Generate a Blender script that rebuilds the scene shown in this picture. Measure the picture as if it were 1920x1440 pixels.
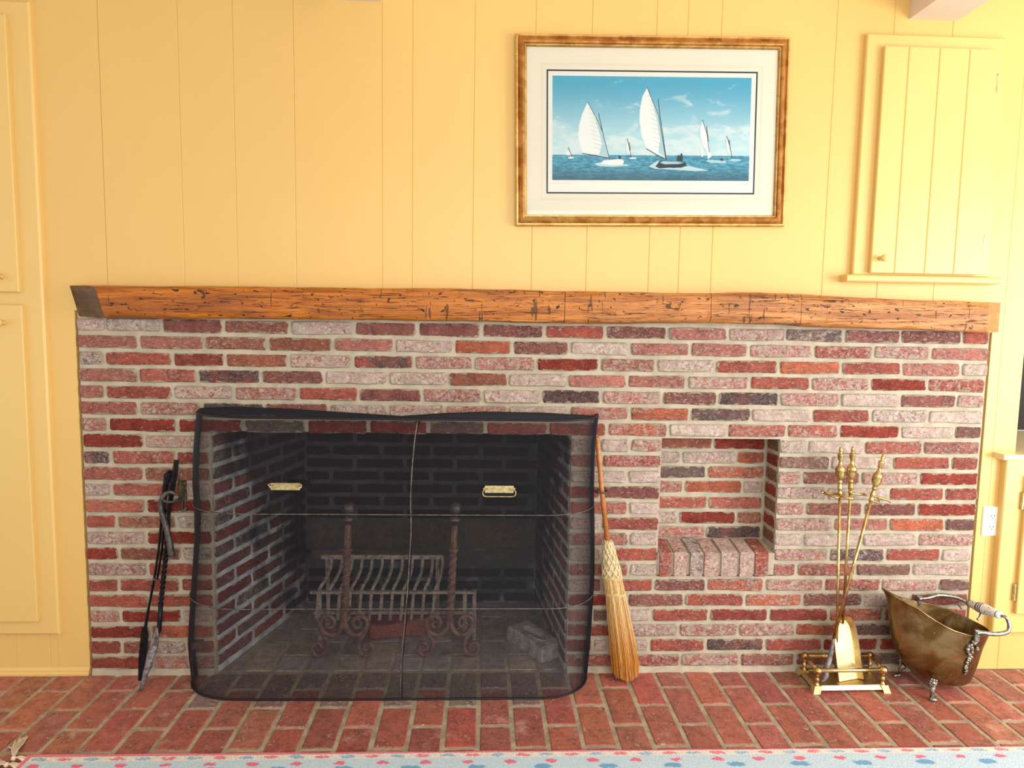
import bpy, math, random
from math import sin, cos, pi, radians
from mathutils import Vector, Matrix, noise as mnoise

random.seed(7)
SC = bpy.context.scene
COL = SC.collection
for o in list(bpy.data.objects):
    bpy.data.objects.remove(o)

# ------------------------------------------------------------ camera
cam_d = bpy.data.cameras.new('camera')
cam = bpy.data.objects.new('camera', cam_d)
COL.objects.link(cam)
cam.location = (1.47318, -2.50203, 1.35989)
cam.rotation_euler = (1.47770823, -0.0161745, -0.0409349)
cam_d.sensor_fit = 'HORIZONTAL'
cam_d.sensor_width = 36.0
cam_d.lens = 1261.64 / 1920.0 * 36.0
cam_d.clip_start = 0.05
cam_d.clip_end = 60
SC.camera = cam

# ------------------------------------------------------------ light
SC.view_settings.view_transform = 'Standard'
SC.view_settings.look = 'None'
SC.view_settings.gamma = 1.0
SC.view_settings.use_curve_mapping = False
SC.view_settings.exposure = 0.27

world = bpy.data.worlds.new('world')
SC.world = world
world.use_nodes = True
wb = world.node_tree.nodes['Background']
wb.inputs[0].default_value = (1.0, 0.97, 0.93, 1)
wb.inputs[1].default_value = 0.86


def area(name, loc, target, sx, sy, power, col):
    d = bpy.data.lights.new(name, 'AREA')
    d.shape = 'RECTANGLE'
    d.size = sx
    d.size_y = sy
    d.energy = power
    d.color = col
    o = bpy.data.objects.new(name, d)
    COL.objects.link(o)
    o.location = loc
    o.rotation_euler = (Vector(target) - Vector(loc)).to_track_quat('-Z', 'Y').to_euler()
    return o


area('window_light_side', (4.9, -1.9, 1.2), (2.3, 0.0, 0.75), 1.5, 1.7, 74, (1.0, 0.98, 0.95))
area('window_light_front', (2.4, -4.6, 1.7), (1.6, 0.0, 1.0), 3.2, 1.6, 62, (1.0, 0.97, 0.93))


# ------------------------------------------------------------ helpers
def srgb(r, g, b):
    def f(c):
        c /= 255.0
        return c / 12.92 if c <= 0.04045 else ((c + 0.055) / 1.055) ** 2.4
    return (f(r), f(g), f(b), 1.0)


class MB:
    def __init__(self):
        self.v = []
        self.f = []
        self.m = []
        self.cur = 0

    def add(self, vs, fs):
        b = len(self.v)
        self.v += [Vector(p) for p in vs]
        for f in fs:
            self.f.append(tuple(b + i for i in f))
            self.m.append(self.cur)
        return self

    def box(self, x0, x1, y0, y1, z0, z1):
        return self.add([(x0, y0, z0), (x1, y0, z0), (x1, y1, z0), (x0, y1, z0),
                         (x0, y0, z1), (x1, y0, z1), (x1, y1, z1), (x0, y1, z1)],
                        [(0, 3, 2, 1), (4, 5, 6, 7), (0, 1, 5, 4), (1, 2, 6, 5), (2, 3, 7, 6), (3, 0, 4, 7)])

    def cbox(self, x0, x1, y0, y1, z0, z1, c):
        """box whose front (low y) edges are chamfered by c"""
        return self.add([(x0, y1, z0), (x1, y1, z0), (x1, y1, z1), (x0, y1, z1),
                         (x0, y0 + c, z0), (x1, y0 + c, z0), (x1, y0 + c, z1), (x0, y0 + c, z1),
                         (x0 + c, y0, z0 + c), (x1 - c, y0, z0 + c), (x1 - c, y0, z1 - c), (x0 + c, y0, z1 - c)],
                        [(0, 3, 2, 1)[::-1][::-1], (8, 9, 10, 11), (0, 1, 5, 4), (1, 2, 6, 5), (2, 3, 7, 6), (3, 0, 4, 7),
                         (4, 5, 9, 8), (5, 6, 10, 9), (6, 7, 11, 10), (7, 4, 8, 11)])

    def tube(self, pts, r, n=8, cap=True, flat=1.0, up=(0, 0, 1), twist=0.0, closed=False):
        pts = [Vector(p) for p in pts]
        N = len(pts)
        if not isinstance(r, (list, tuple)):
            r = [r] * N
        rings = []
        prev = None
        for i, p in enumerate(pts):
            if closed:
                t = (pts[(i + 1) % N] - pts[i - 1]).normalized()
            else:
                t = (pts[min(i + 1, N - 1)] - pts[max(i - 1, 0)]).normalized()
            if prev is None:
                u = Vector(up)
                if abs(u.dot(t)) > 0.95:
                    u = Vector((1, 0, 0))
                a = (u - t * u.dot(t)).normalized()
            else:
                a = (prev - t * prev.dot(t)).normalized()
            prev = a
            b = t.cross(a)
            tw = twist * i
            rings.append([p + (a * cos(2 * pi * k / n + tw) * flat + b * sin(2 * pi * k / n + tw)) * r[i]
                          if flat != 1.0 or twist == 0 else
                          p + (a * cos(2 * pi * k / n + tw) + b * sin(2 * pi * k / n + tw)) * r[i]
                          for k in range(n)])
        vs = [q for ring in rings for q in ring]
        fs = []
        M = N if closed else N - 1
        for i in range(M):
            j = (i + 1) % N
            for k in range(n):
                k2 = (k + 1) % n
                fs.append((i * n + k, i * n + k2, j * n + k2, j * n + k))
        if cap and not closed:
            fs.append(tuple(range(n))[::-1])
            fs.append(tuple((N - 1) * n + k for k in range(n)))
        return self.add(vs, fs)

    def lathe(self, prof, base, axis=(0, 0, 1), n=20, sx=1.0):
        """prof = [(r, h)...] along axis from base"""
        ax = Vector(axis).normalized()
        u = Vector((1, 0, 0)) if abs(ax.x) < 0.8 else Vector((0, 1, 0))
        a = (u - ax * u.dot(ax)).normalized()
        b = ax.cross(a)
        base = Vector(base)
        vs = []
        for r, h in prof:
            for k in range(n):
                t = 2 * pi * k / n
                vs.append(base + ax * h + (a * cos(t) * sx + b * sin(t)) * max(r, 1e-5))
        fs = []
        for i in range(len(prof) - 1):
            for k in range(n):
                k2 = (k + 1) % n
                fs.append((i * n + k, i * n + k2, (i + 1) * n + k2, (i + 1) * n + k))
        fs.append(tuple(range(n))[::-1])
        fs.append(tuple((len(prof) - 1) * n + k for k in range(n)))
        return self.add(vs, fs)

    def ball(self, c, r, n=14, sz=1.0, axis=(0, 0, 1)):
        prof = [(r * sin(pi * i / 9), -r * cos(pi * i / 9) * sz) for i in range(10)]
        return self.lathe(prof, c, axis, n)

    def prism(self, poly, y0, y1, plane='xz'):
        n = len(poly)
        vs = []
        for y in (y0, y1):
            for a, b in poly:
                vs.append((a, y, b) if plane == 'xz' else ((a, b, y) if plane == 'xy' else (y, a, b)))
        fs = [tuple(range(n)), tuple(range(2 * n - 1, n - 1, -1))]
        for i in range(n):
            j = (i + 1) % n
            fs.append((i, i + n, j + n, j))
        return self.add(vs, fs)

    def move(self, M, start=0):
        for i in range(start, len(self.v)):
            self.v[i] = M @ self.v[i]
        return self


def mesh_of(name, mb, mats, smooth=False, origin=(0, 0, 0), recalc=True):
    me = bpy.data.meshes.new(name)
    og = Vector(origin)
    me.from_pydata([tuple(v - og) for v in mb.v], [], mb.f)
    if not isinstance(mats, (list, tuple)):
        mats = [mats]
    for m in mats:
        me.materials.append(m)
    if len(mats) > 1:
        me.polygons.foreach_set('material_index', mb.m)
    if smooth:
        me.polygons.foreach_set('use_smooth', [True] * len(me.polygons))
    me.update()
    if recalc and len(mb.f) < 60000:
        import bmesh
        bm = bmesh.new()
        bm.from_mesh(me)
        bmesh.ops.recalc_face_normals(bm, faces=bm.faces)
        bm.to_mesh(me)
        bm.free()
    if smooth == 'auto':
        me.set_sharp_from_angle(angle=radians(38))
    return me


def put(name, mb, mat, parent=None, smooth=False, origin=None, label=None):
    """one mesh object; vertices are given in room coordinates"""
    if origin is None:
        if parent is not None:
            p = parent
            og = Vector((0, 0, 0))
            while p is not None:
                og += p.location
                p = p.parent
            loc = Vector((0, 0, 0))
        else:
            mn = Vector((min(v.x for v in mb.v), min(v.y for v in mb.v), min(v.z for v in mb.v)))
            mx = Vector((max(v.x for v in mb.v), max(v.y for v in mb.v), max(v.z for v in mb.v)))
            og = (mn + mx) / 2
            og.z = mn.z
            loc = og
    else:
        og = Vector(origin)
        loc = og
    o = bpy.data.objects.new(name, mesh_of(name, mb, mat, smooth, og))
    o.location = loc
    COL.objects.link(o)
    o.parent = parent
    if label:
        o['label'] = label
    return o


def thing(name, label, cat, loc=(0, 0, 0), group=None):
    o = bpy.data.objects.new(name, None)
    COL.objects.link(o)
    o.location = loc
    o.empty_display_size = 0.1
    o['label'] = label
    o['category'] = cat
    if group:
        o['group'] = group
    return o


def tag(o, label, cat, group=None):
    o['label'] = label
    o['category'] = cat
    if group:
        o['group'] = group
    return o


def lerp(a, b, t):
    return a + (b - a) * t


def interp(x, tab):
    if x <= tab[0][0]:
        return tab[0][1]
    for (a, b), (c, d) in zip(tab, tab[1:]):
        if x <= c:
            return lerp(b, d, (x - a) / (c - a))
    return tab[-1][1]


def smooth_path(ctrl, sub=6, closed=False):
    """Catmull-Rom through the control points"""
    P = [Vector(p) for p in ctrl]
    n = len(P)
    out = []
    for i in range(n if closed else n - 1):
        if closed:
            p0, p1, p2, p3 = P[i - 1], P[i], P[(i + 1) % n], P[(i + 2) % n]
        else:
            p0, p1, p2, p3 = P[max(i - 1, 0)], P[i], P[i + 1], P[min(i + 2, n - 1)]
        for k in range(sub):
            t = k / sub
            out.append(0.5 * ((2 * p1) + (p2 - p0) * t + (2 * p0 - 5 * p1 + 4 * p2 - p3) * t * t
                              + (3 * p1 - p0 - 3 * p2 + p3) * t ** 3))
    if not closed:
        out.append(P[-1])
    return out


# ------------------------------------------------------------ materials
class NT:
    def __init__(self, name):
        self.mat = bpy.data.materials.new(name)
        self.mat.use_nodes = True
        self.t = self.mat.node_tree
        self.b = self.t.nodes['Principled BSDF']

    def n(self, typ, **kw):
        nd = self.t.nodes.new(typ)
        for k, v in kw.items():
            setattr(nd, k, v)
        return nd

    def l(self, a, b):
        self.t.links.new(a, b)

    def geo(self):
        return self.n('ShaderNodeNewGeometry').outputs['Position']

    def obj(self):
        return self.n('ShaderNodeTexCoord').outputs['Object']

    def mapping(self, vec, scale=(1, 1, 1), loc=(0, 0, 0), rot=(0, 0, 0)):
        m = self.n('ShaderNodeMapping')
        self.l(vec, m.inputs['Vector'])
        m.inputs['Scale'].default_value = scale
        m.inputs['Location'].default_value = loc
        m.inputs['Rotation'].default_value = rot
        return m.outputs[0]

    def noise(self, vec, scale, detail=4, rough=0.55, dist=0.0):
        nd = self.n('ShaderNodeTexNoise')
        self.l(vec, nd.inputs['Vector'])
        nd.inputs['Scale'].default_value = scale
        nd.inputs['Detail'].default_value = detail
        nd.inputs['Roughness'].default_value = rough
        nd.inputs['Distortion'].default_value = dist
        return nd.outputs['Fac']

    def math(self, op, a, b=None, c=None, clamp=False):
        nd = self.n('ShaderNodeMath', operation=op)
        nd.use_clamp = clamp
        for i, x in enumerate((a, b, c)):
            if x is None:
                continue
            if isinstance(x, (int, float)):
                nd.inputs[i].default_value = x
            else:
                self.l(x, nd.inputs[i])
        return nd.outputs[0]

    def step(self, v, lo, hi, a=0.0, b=1.0):
        nd = self.n('ShaderNodeMapRange', interpolation_type='SMOOTHSTEP')
        self.l(v, nd.inputs[0])
        nd.inputs[1].default_value = lo
        nd.inputs[2].default_value = hi
        nd.inputs[3].default_value = a
        nd.inputs[4].default_value = b
        return nd.outputs[0]

    def mix(self, fac, a, b, mode='MIX'):
        nd = self.n('ShaderNodeMix', data_type='RGBA', blend_type=mode)
        for i, x in ((0, fac), (6, a), (7, b)):
            if isinstance(x, (int, float)):
                nd.inputs[i].default_value = x
            elif isinstance(x, tuple):
                nd.inputs[i].default_value = x
            else:
                self.l(x, nd.inputs[i])
        return nd.outputs[2]

    def bump(self, h, strength=0.5, dist=0.01, prev=None):
        nd = self.n('ShaderNodeBump')
        nd.inputs['Strength'].default_value = strength
        nd.inputs['Distance'].default_value = dist
        self.l(h, nd.inputs['Height'])
        if prev is not None:
            self.l(prev, nd.inputs['Normal'])
        return nd.outputs[0]

    def out(self, col=None, rough=None, metal=None, normal=None, spec=None):
        B = self.b.inputs
        for key, x in (('Base Color', col), ('Roughness', rough), ('Metallic', metal),
                       ('Normal', normal), ('Specular IOR Level', spec)):
            if x is None:
                continue
            if isinstance(x, (int, float, tuple)):
                B[key].default_value = x
            else:
                self.l(x, B[key])
        return self.mat

    def attr(self, name):
        nd = self.n('ShaderNodeAttribute', attribute_type='OBJECT', attribute_name=name)
        return nd


def m_paint(name, col, var=0.04, rough=0.42):
    t = NT(name)
    g = t.geo()
    n1 = t.noise(g, 1.3, 3)
    c = t.mix(t.step(n1, 0.3, 0.7, 0, var * 4), srgb(*col), srgb(*[max(0, x - 18) for x in col]))
    b = t.bump(t.noise(g, 90, 3), 0.06, 0.002)
    b = t.bump(t.noise(g, 6, 2), 0.12, 0.006, b)
    return t.out(c, rough, 0.0, b)


def m_plain(name, col, rough=0.5, metal=0.0, bump=0.0, scale=60, var=0.0):
    t = NT(name)
    g = t.geo()
    c = srgb(*col)
    if var:
        c = t.mix(t.step(t.noise(g, scale * 0.4, 4, 0.7), 0.35, 0.68), srgb(*col), srgb(*[x * (1 - var) for x in col]))
    nb = t.bump(t.noise(g, scale, 4), bump, 0.003) if bump else None
    return t.out(c, rough, metal, nb)


PAINT = m_paint('yellow_paint', (226, 187, 112))
PAINT_CAB = m_paint('yellow_cabinet_paint', (228, 192, 118), rough=0.36)


def m_brick(name, soot=False, floor=False, edge=True, amt=0.9):
    t = NT(name)
    g = t.geo()
    base = t.attr('tint').outputs['Color']
    wht = t.attr('wht').outputs['Fac']
    drk = t.attr('drk').outputs['Fac']
    n1 = t.noise(g, 22, 5, 0.6, 0.4)
    n2 = t.noise(g, 75, 7, 0.72, 0.8)
    n3 = t.noise(g, 9.5, 3, 0.5)
    n4 = t.noise(g, 260, 3, 0.7)
    # tone variation of the clay
    c = t.mix(t.step(n1, 0.35, 0.66, 0, 0.75), base, t.mix(1.0, base, (0.52, 0.46, 0.48, 1), 'MULTIPLY'))
    c = t.mix(t.step(n2, 0.32, 0.50, 0.75, 0.0), c, t.mix(1.0, base, (0.34, 0.28, 0.30, 1), 'MULTIPLY'))
    c = t.mix(t.step(n3, 0.45, 0.62, 0, 0.3), c, t.mix(1.0, base, (1.18, 1.0, 0.85, 1), 'MULTIPLY'))
    # burnt ends and soot: needs low noise
    dk = t.math('ADD', t.math('MULTIPLY', n3, 1.0), t.math('MULTIPLY', n2, 0.45))
    dk = t.math('SUBTRACT', t.math('ADD', dk, drk), 1.2)
    dk = t.step(dk, 0.0, 0.22, 0, 0.9)
    c = t.mix(dk, c, t.mix(t.step(n2, 0.35, 0.6), srgb(46, 38, 42), srgb(104, 88, 88)))
    # lime and old paint left on the face
    wv = t.math('ADD', t.math('MULTIPLY', n2, 0.85), t.math('MULTIPLY', n1, 0.55))
    wv = t.math('SUBTRACT', t.math('ADD', wv, t.math('MULTIPLY', wht, 0.5)), 0.93)
    wm = t.step(wv, 0.0, 0.16, 0, 0.88)
    lime = t.mix(t.step(n1, 0.38, 0.62), srgb(232, 218, 204), srgb(192, 166, 154))
    lime = t.mix(t.step(n4, 0.60, 0.68, 0, 0.6), lime, srgb(120, 92, 86))
    c = t.mix(wm, c, lime)
    # fine scratches of lime along the courses
    if not floor:
        st = t.noise(t.mapping(g, (60, 60, 260)), 1.0, 6, 0.75, 1.5)
        sv = t.step(t.math('ADD', st, t.math('MULTIPLY', wht, 0.15)), 0.60, 0.70, 0, 0.75)
        c = t.mix(sv, c, srgb(230, 205, 196))
    if not floor and edge:
        # mortar smeared over the arrises of the brick
        so = t.n('ShaderNodeSeparateXYZ')
        t.l(t.obj(), so.inputs[0])
        ex = t.math('MULTIPLY', t.math('SUBTRACT', 0.5, t.math('ABSOLUTE', so.outputs['X'])), 0.19)
        ez = t.math('MULTIPLY', t.math('SUBTRACT', 0.5, t.math('ABSOLUTE', so.outputs['Z'])), 0.046)
        ed = t.math('MINIMUM', ex, ez)
        nn = t.noise(g, 34, 6, 0.6, 0.3)
        th = t.math('MULTIPLY', t.math('SUBTRACT', nn, 0.44), 0.034)
        em = t.step(t.math('SUBTRACT', th, ed), -0.0012, 0.0018, 0, 0.92)
        c = t.mix(em, c, srgb(186, 174, 152))
    hgt = t.math('ADD', t.math('MULTIPLY', n2, 0.8), t.math('MULTIPLY', n1, 0.7))
    b = t.bump(hgt, 1.0, 0.016)
    b = t.bump(n4, 0.35, 0.0015, b)
    rough = 0.82
    if floor:
        sp = t.step(t.noise(g, 240, 3, 0.6), 0.60, 0.68, 0, 0.55)  # pale specks: the grain's small highlights put into the colour
        sp = t.math('MAXIMUM', sp, t.step(t.noise(g, 7, 6, 0.75), 0.54, 0.72, 0, 0.45))
        c = t.mix(sp, c, srgb(232, 190, 176))
        b = t.bump(t.math('ADD', t.math('MULTIPLY', n4, 0.5), t.noise(g, 30, 4)), 0.35, 0.003)
        rough = t.step(n1, 0.3, 0.7, 0.38, 0.62)
    if soot:
        sep = t.n('ShaderNodeSeparateXYZ')
        t.l(g, sep.inputs[0])
        # soot thickens up the firebox and towards its back
        up = t.math('MULTIPLY', sep.outputs['Z'], 0.9)
        bk = t.math('MULTIPLY', sep.outputs['Y'], 1.7)
        s = t.math('ADD', t.math('ADD', up, bk), t.math('MULTIPLY', t.math('SUBTRACT', n3, 0.5), 1.3))
        s = t.step(s, 0.55, 1.15, 0, amt)
        c = t.mix(s, c, srgb(28, 26, 29))
    return t.out(c, rough, 0.0, b, 0.5 if floor else 0.3)


BRICK = m_brick('old_brick')
SILLB = m_brick('sill_brick_clay', edge=False)
FIREB = m_brick('fire_brick_clay', soot=True, edge=False, amt=0.55)
FBRICK = m_brick('sooty_brick', soot=True)
PAVER = m_brick('floor_brick', floor=True)


def m_mortar(name, col, col2, soot=False, rough=0.9):
    t = NT(name)
    g = t.geo()
    n1 = t.noise(g, 14, 5, 0.65)
    n2 = t.noise(g, 120, 6, 0.7)
    c = t.mix(t.step(n1, 0.35, 0.65), srgb(*col), srgb(*col2))
    c = t.mix(t.step(n2, 0.6, 0.72, 0, 0.6), c, srgb(*[x * 0.72 for x in col2]))
    if soot:
        sep = t.n('ShaderNodeSeparateXYZ')
        t.l(g, sep.inputs[0])
        s = t.math('ADD', t.math('MULTIPLY', sep.outputs['Z'], 0.9), t.math('MULTIPLY', sep.outputs['Y'], 1.7))
        s = t.math('ADD', s, t.math('MULTIPLY', t.math('SUBTRACT', t.noise(g, 9.5, 3, 0.5), 0.5), 1.3))
        c = t.mix(t.step(s, 0.62, 1.2, 0, 0.9), c, srgb(34, 32, 35))
    b = t.bump(t.math('ADD', t.math('MULTIPLY', n2, 0.35), n1), 0.7, 0.008)
    return t.out(c, rough, 0.0, b, 0.2)


MORTAR = m_mortar('mortar', (192, 180, 158), (172, 160, 142))
MORTAR_IN = m_mortar('sooty_mortar', (216, 220, 224), (172, 176, 182), soot=True)
GROUT = m_mortar('floor_grout', (184, 170, 144), (152, 138, 116))
ASH = m_mortar('firebox_slab', (150, 146, 142), (112, 108, 108))

# mantel wood
def m_wood(name, c1, c2, c3, scale=1.0, rough=0.36, worn=True):
    t = NT(name)
    g = t.geo()
    gr = t.noise(t.mapping(g, (2.2 * scale, 30 * scale, 46 * scale)), 1.0, 8, 0.72, 1.1)
    big = t.noise(t.mapping(g, (2.0, 6, 9)), 1.0, 4, 0.6, 0.8)
    c = t.mix(t.step(gr, 0.34, 0.66), srgb(*c1), srgb(*c2))
    c = t.mix(t.step(big, 0.42, 0.7, 0, 0.75), c, srgb(*c3))
    sep = t.n('ShaderNodeSeparateXYZ')
    t.l(g, sep.inputs[0])
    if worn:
        # lighter wood tone towards the right end
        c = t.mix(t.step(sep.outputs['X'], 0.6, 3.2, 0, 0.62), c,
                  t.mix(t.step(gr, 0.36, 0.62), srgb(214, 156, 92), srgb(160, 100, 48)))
        ck = t.noise(t.mapping(g, (6, 60, 130)), 1.0, 6, 0.75, 1.8)
        k = t.step(ck, 0.575, 0.63, 0, 0.9)
        vo = t.noise(t.mapping(g, (40, 60, 70)), 1.0, 2, 0.5, 0.4)
        k2 = t.step(vo, 0.67, 0.70)
        kk = t.math('MAXIMUM', k, k2)
        # a few knots
        kn = t.noise(t.mapping(g, (9, 12, 18)), 1.0, 3, 0.6, 2.2)
        k3 = t.step(kn, 0.66, 0.76, 0, 0.85)
        kk = t.math('MAXIMUM', kk, k3)
        # hewing cuts across the grain
        hw = t.noise(t.mapping(g, (70, 3, 9)), 1.0, 2, 0.5, 0.6)
        kk = t.math('MAXIMUM', kk, t.step(hw, 0.675, 0.71, 0, 0.75))
        c = t.mix(kk, c, srgb(38, 18, 10))
        hb = t.math('SUBTRACT', t.math('MULTIPLY', gr, 0.5), kk)
        b = t.bump(hb, 0.9, 0.008)
        b = t.bump(big, 0.5, 0.02, b)
    else:
        b = t.bump(gr, 0.2, 0.002)
    return t.out(c, rough, 0.0, b)


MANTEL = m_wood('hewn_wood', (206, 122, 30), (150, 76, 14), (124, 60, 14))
MANTEL_END = m_wood('hewn_wood_end', (112, 72, 26), (66, 40, 14), (50, 28, 10), worn=False)
MANTEL_PALE = m_wood('sawn_end_wood', (196, 130, 70), (160, 98, 48), (140, 80, 40), worn=False)
HANDLE_WOOD = m_wood('handle_wood', (196, 128, 66), (168, 100, 46), (150, 88, 40), 2.0, 0.4, worn=False)


def m_metal(name, c1, c2, rough=0.3, scale=30, bump=0.1, metal=1.0):
    t = NT(name)
    g = t.geo()
    n = t.noise(g, scale, 5, 0.65, 0.5)
    c = t.mix(t.step(n, 0.38, 0.66), srgb(*c1), srgb(*c2))
    r = t.step(t.noise(g, scale * 2.3, 4, 0.7), 0.3, 0.7, rough * 0.75, rough * 1.35)
    b = t.bump(t.noise(g, scale * 4, 4), bump, 0.002)
    return t.out(c, r, metal, b)


IRON = m_metal('black_iron', (38, 38, 44), (20, 20, 24), 0.42, 60, 0.3, 0.7)
STEEL = m_metal('worn_iron', (150, 140, 142), (88, 84, 92), 0.5, 50, 0.3, 0.6)
IRON_GREY = m_metal('grey_iron', (104, 98, 96), (70, 64, 64), 0.45, 50, 0.3, 0.6)
RUST = m_metal('rusty_iron', (140, 102, 90), (92, 70, 64), 0.65, 45, 0.5, 0.25)
GRATE = m_metal('ashy_iron', (178, 160, 146), (120, 106, 100), 0.8, 50, 0.5, 0.1)
WIRE = m_plain('wire_gauze', (40, 40, 48), 0.4, 0.5)
RIM = m_plain('screen_rim', (24, 22, 26), 0.45, 0.3)
RODM = m_metal('thin_rod', (120, 112, 104), (76, 70, 66), 0.5, 60, 0.1, 0.6)
BRASS = m_metal('brass', (220, 190, 128), (172, 136, 78), 0.24, 26, 0.12)
BRASS_PALE = m_metal('polished_brass', (226, 206, 152), (216, 192, 134), 0.32, 12, 0.05)
PLATE = m_metal('aged_brass_plate', (206, 190, 140), (166, 148, 104), 0.42, 60, 0.2, 0.8)
PEWTER = m_metal('pewter', (176, 174, 164), (110, 108, 100), 0.34, 70, 0.3)
GILT = m_metal('gilt_frame', (196, 142, 74), (158, 100, 42), 0.4, 24, 0.2, 0.65)
GILT_HI = m_metal('gilt_edge', (226, 190, 118), (196, 150, 80), 0.34, 24, 0.2, 0.7)


def m_scuttle():
    t = NT('tarnished_brass')
    g = t.geo()
    n1 = t.noise(g, 9, 5, 0.62, 0.7)
    n2 = t.noise(g, 28, 6, 0.7, 0.5)
    c = t.mix(t.step(n1, 0.38, 0.62), srgb(150, 132, 92), srgb(112, 84, 46))
    c = t.mix(t.step(n2, 0.52, 0.72, 0, 0.6), c, srgb(150, 84, 38))
    c = t.mix(t.step(t.noise(g, 160, 2), 0.72, 0.76, 0, 0.9), c, srgb(220, 214, 190))
    r = t.step(n2, 0.3, 0.7, 0.24, 0.42)
    return t.out(c, r, 0.9, t.bump(n2, 0.08, 0.003))


SCUTTLE = m_scuttle()


def m_straw():
    t = NT('straw')
    g = t.obj()
    sep = t.n('ShaderNodeSeparateXYZ')
    t.l(g, sep.inputs[0])
    info = t.noise(t.mapping(g, (420, 420, 12)), 1.0, 3, 0.6)
    c = t.mix(t.step(sep.outputs['Z'], 0.06, 0.36), srgb(206, 140, 58), srgb(232, 198, 136))
    c = t.mix(t.step(info, 0.42, 0.62, 0, 0.6), c, srgb(158, 96, 34))
    return t.out(c, 0.55, 0.0, t.bump(info, 0.3, 0.002))


STRAW = m_straw()
PLAIT = m_plain('plaited_straw', (234, 208, 160), 0.6, 0, 0.4, 200, 0.22)
TWINE = m_plain('twine', (224, 192, 132), 0.6, 0, 0.3, 200)
WHITE_PL = m_plain('white_plastic', (244, 240, 226), 0.35)
DARK = m_plain('dark_slot', (40, 34, 30), 0.6)
BLACKGAP = m_plain('soot_black', (20, 18, 19), 0.95, 0, 0.3, 30)
BEAMP = m_plain('beam_paint', (222, 206, 190), 0.6, 0, 0.15, 40)
CEIL = m_plain('ceiling_paint', (240, 234, 220), 0.8)
MAT = m_plain('mat_board', (248, 242, 222), 0.8)
PAPER = m_plain('print_paper', (250, 249, 240), 0.7)
NAVY = m_plain('navy_line', (34, 46, 66), 0.7)
MATLINE = m_plain('faint_line', (226, 214, 190), 0.8)
CERAMIC = m_plain('ceramic', (238, 232, 220), 0.15)
BLUEGLAZE = m_plain('blue_glaze', (42, 58, 110), 0.15)
GREYGLAZE = m_plain('dark_glaze', (52, 56, 66), 0.15)


def m_print():
    t = NT('seascape_print')
    g = t.obj()   # origin at lower left of the print, x to the right, z up, metres
    sep = t.n('ShaderNodeSeparateXYZ')
    t.l(g, sep.inputs[0])
    X, Z = sep.outputs['X'], sep.outputs['Z']
    sky = t.mix(t.step(Z, 0.09, 0.36), srgb(196, 234, 242), srgb(76, 178, 212))
    cl = t.noise(t.mapping(g, (9, 9, 20)), 1.0, 7, 0.62, 0.6)
    band = t.step(Z, 0.10, 0.33, 0.16, -0.03)
    cm = t.step(t.math('ADD', cl, band), 0.56, 0.74, 0, 0.85)
    sky = t.mix(cm, sky, srgb(226, 242, 244))
    wv = t.noise(t.mapping(g, (34, 34, 150)), 1.0, 6, 0.7, 0.8)
    sea = t.mix(t.step(wv, 0.36, 0.66), srgb(34, 128, 166), srgb(104, 190, 216))
    sea = t.mix(t.step(Z, 0.0, 0.06, 0.7, 0.0), sea, srgb(24, 78, 96))
    sea = t.mix(t.step(wv, 0.68, 0.74, 0, 0.6), sea, srgb(190, 226, 234))
    c = t.mix(t.math('GREATER_THAN', Z, 0.0893), sea, sky)
    return t.out(c, 0.6)


PRINT = m_print()
SAIL = m_plain('printed_sail', (246, 252, 250), 0.7)
SAIL_SH = m_plain('printed_sail_shade', (186, 222, 230), 0.7)
INKDARK = m_plain('printed_dark', (38, 66, 78), 0.7)
FOAM = m_plain('printed_foam', (206, 232, 236), 0.7)


def m_glass():
    t = NT('picture_glass')
    tr = t.n('ShaderNodeBsdfTransparent')
    gl = t.n('ShaderNodeBsdfGlossy')
    gl.inputs['Roughness'].default_value = 0.02
    fr = t.n('ShaderNodeFresnel')
    fr.inputs['IOR'].default_value = 1.3
    mx = t.n('ShaderNodeMixShader')
    t.l(fr.outputs[0], mx.inputs[0])
    t.l(tr.outputs[0], mx.inputs[1])
    t.l(gl.outputs[0], mx.inputs[2])
    t.l(mx.outputs[0], t.t.nodes['Material Output'].inputs['Surface'])
    return t.mat


GLASS = m_glass()


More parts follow.
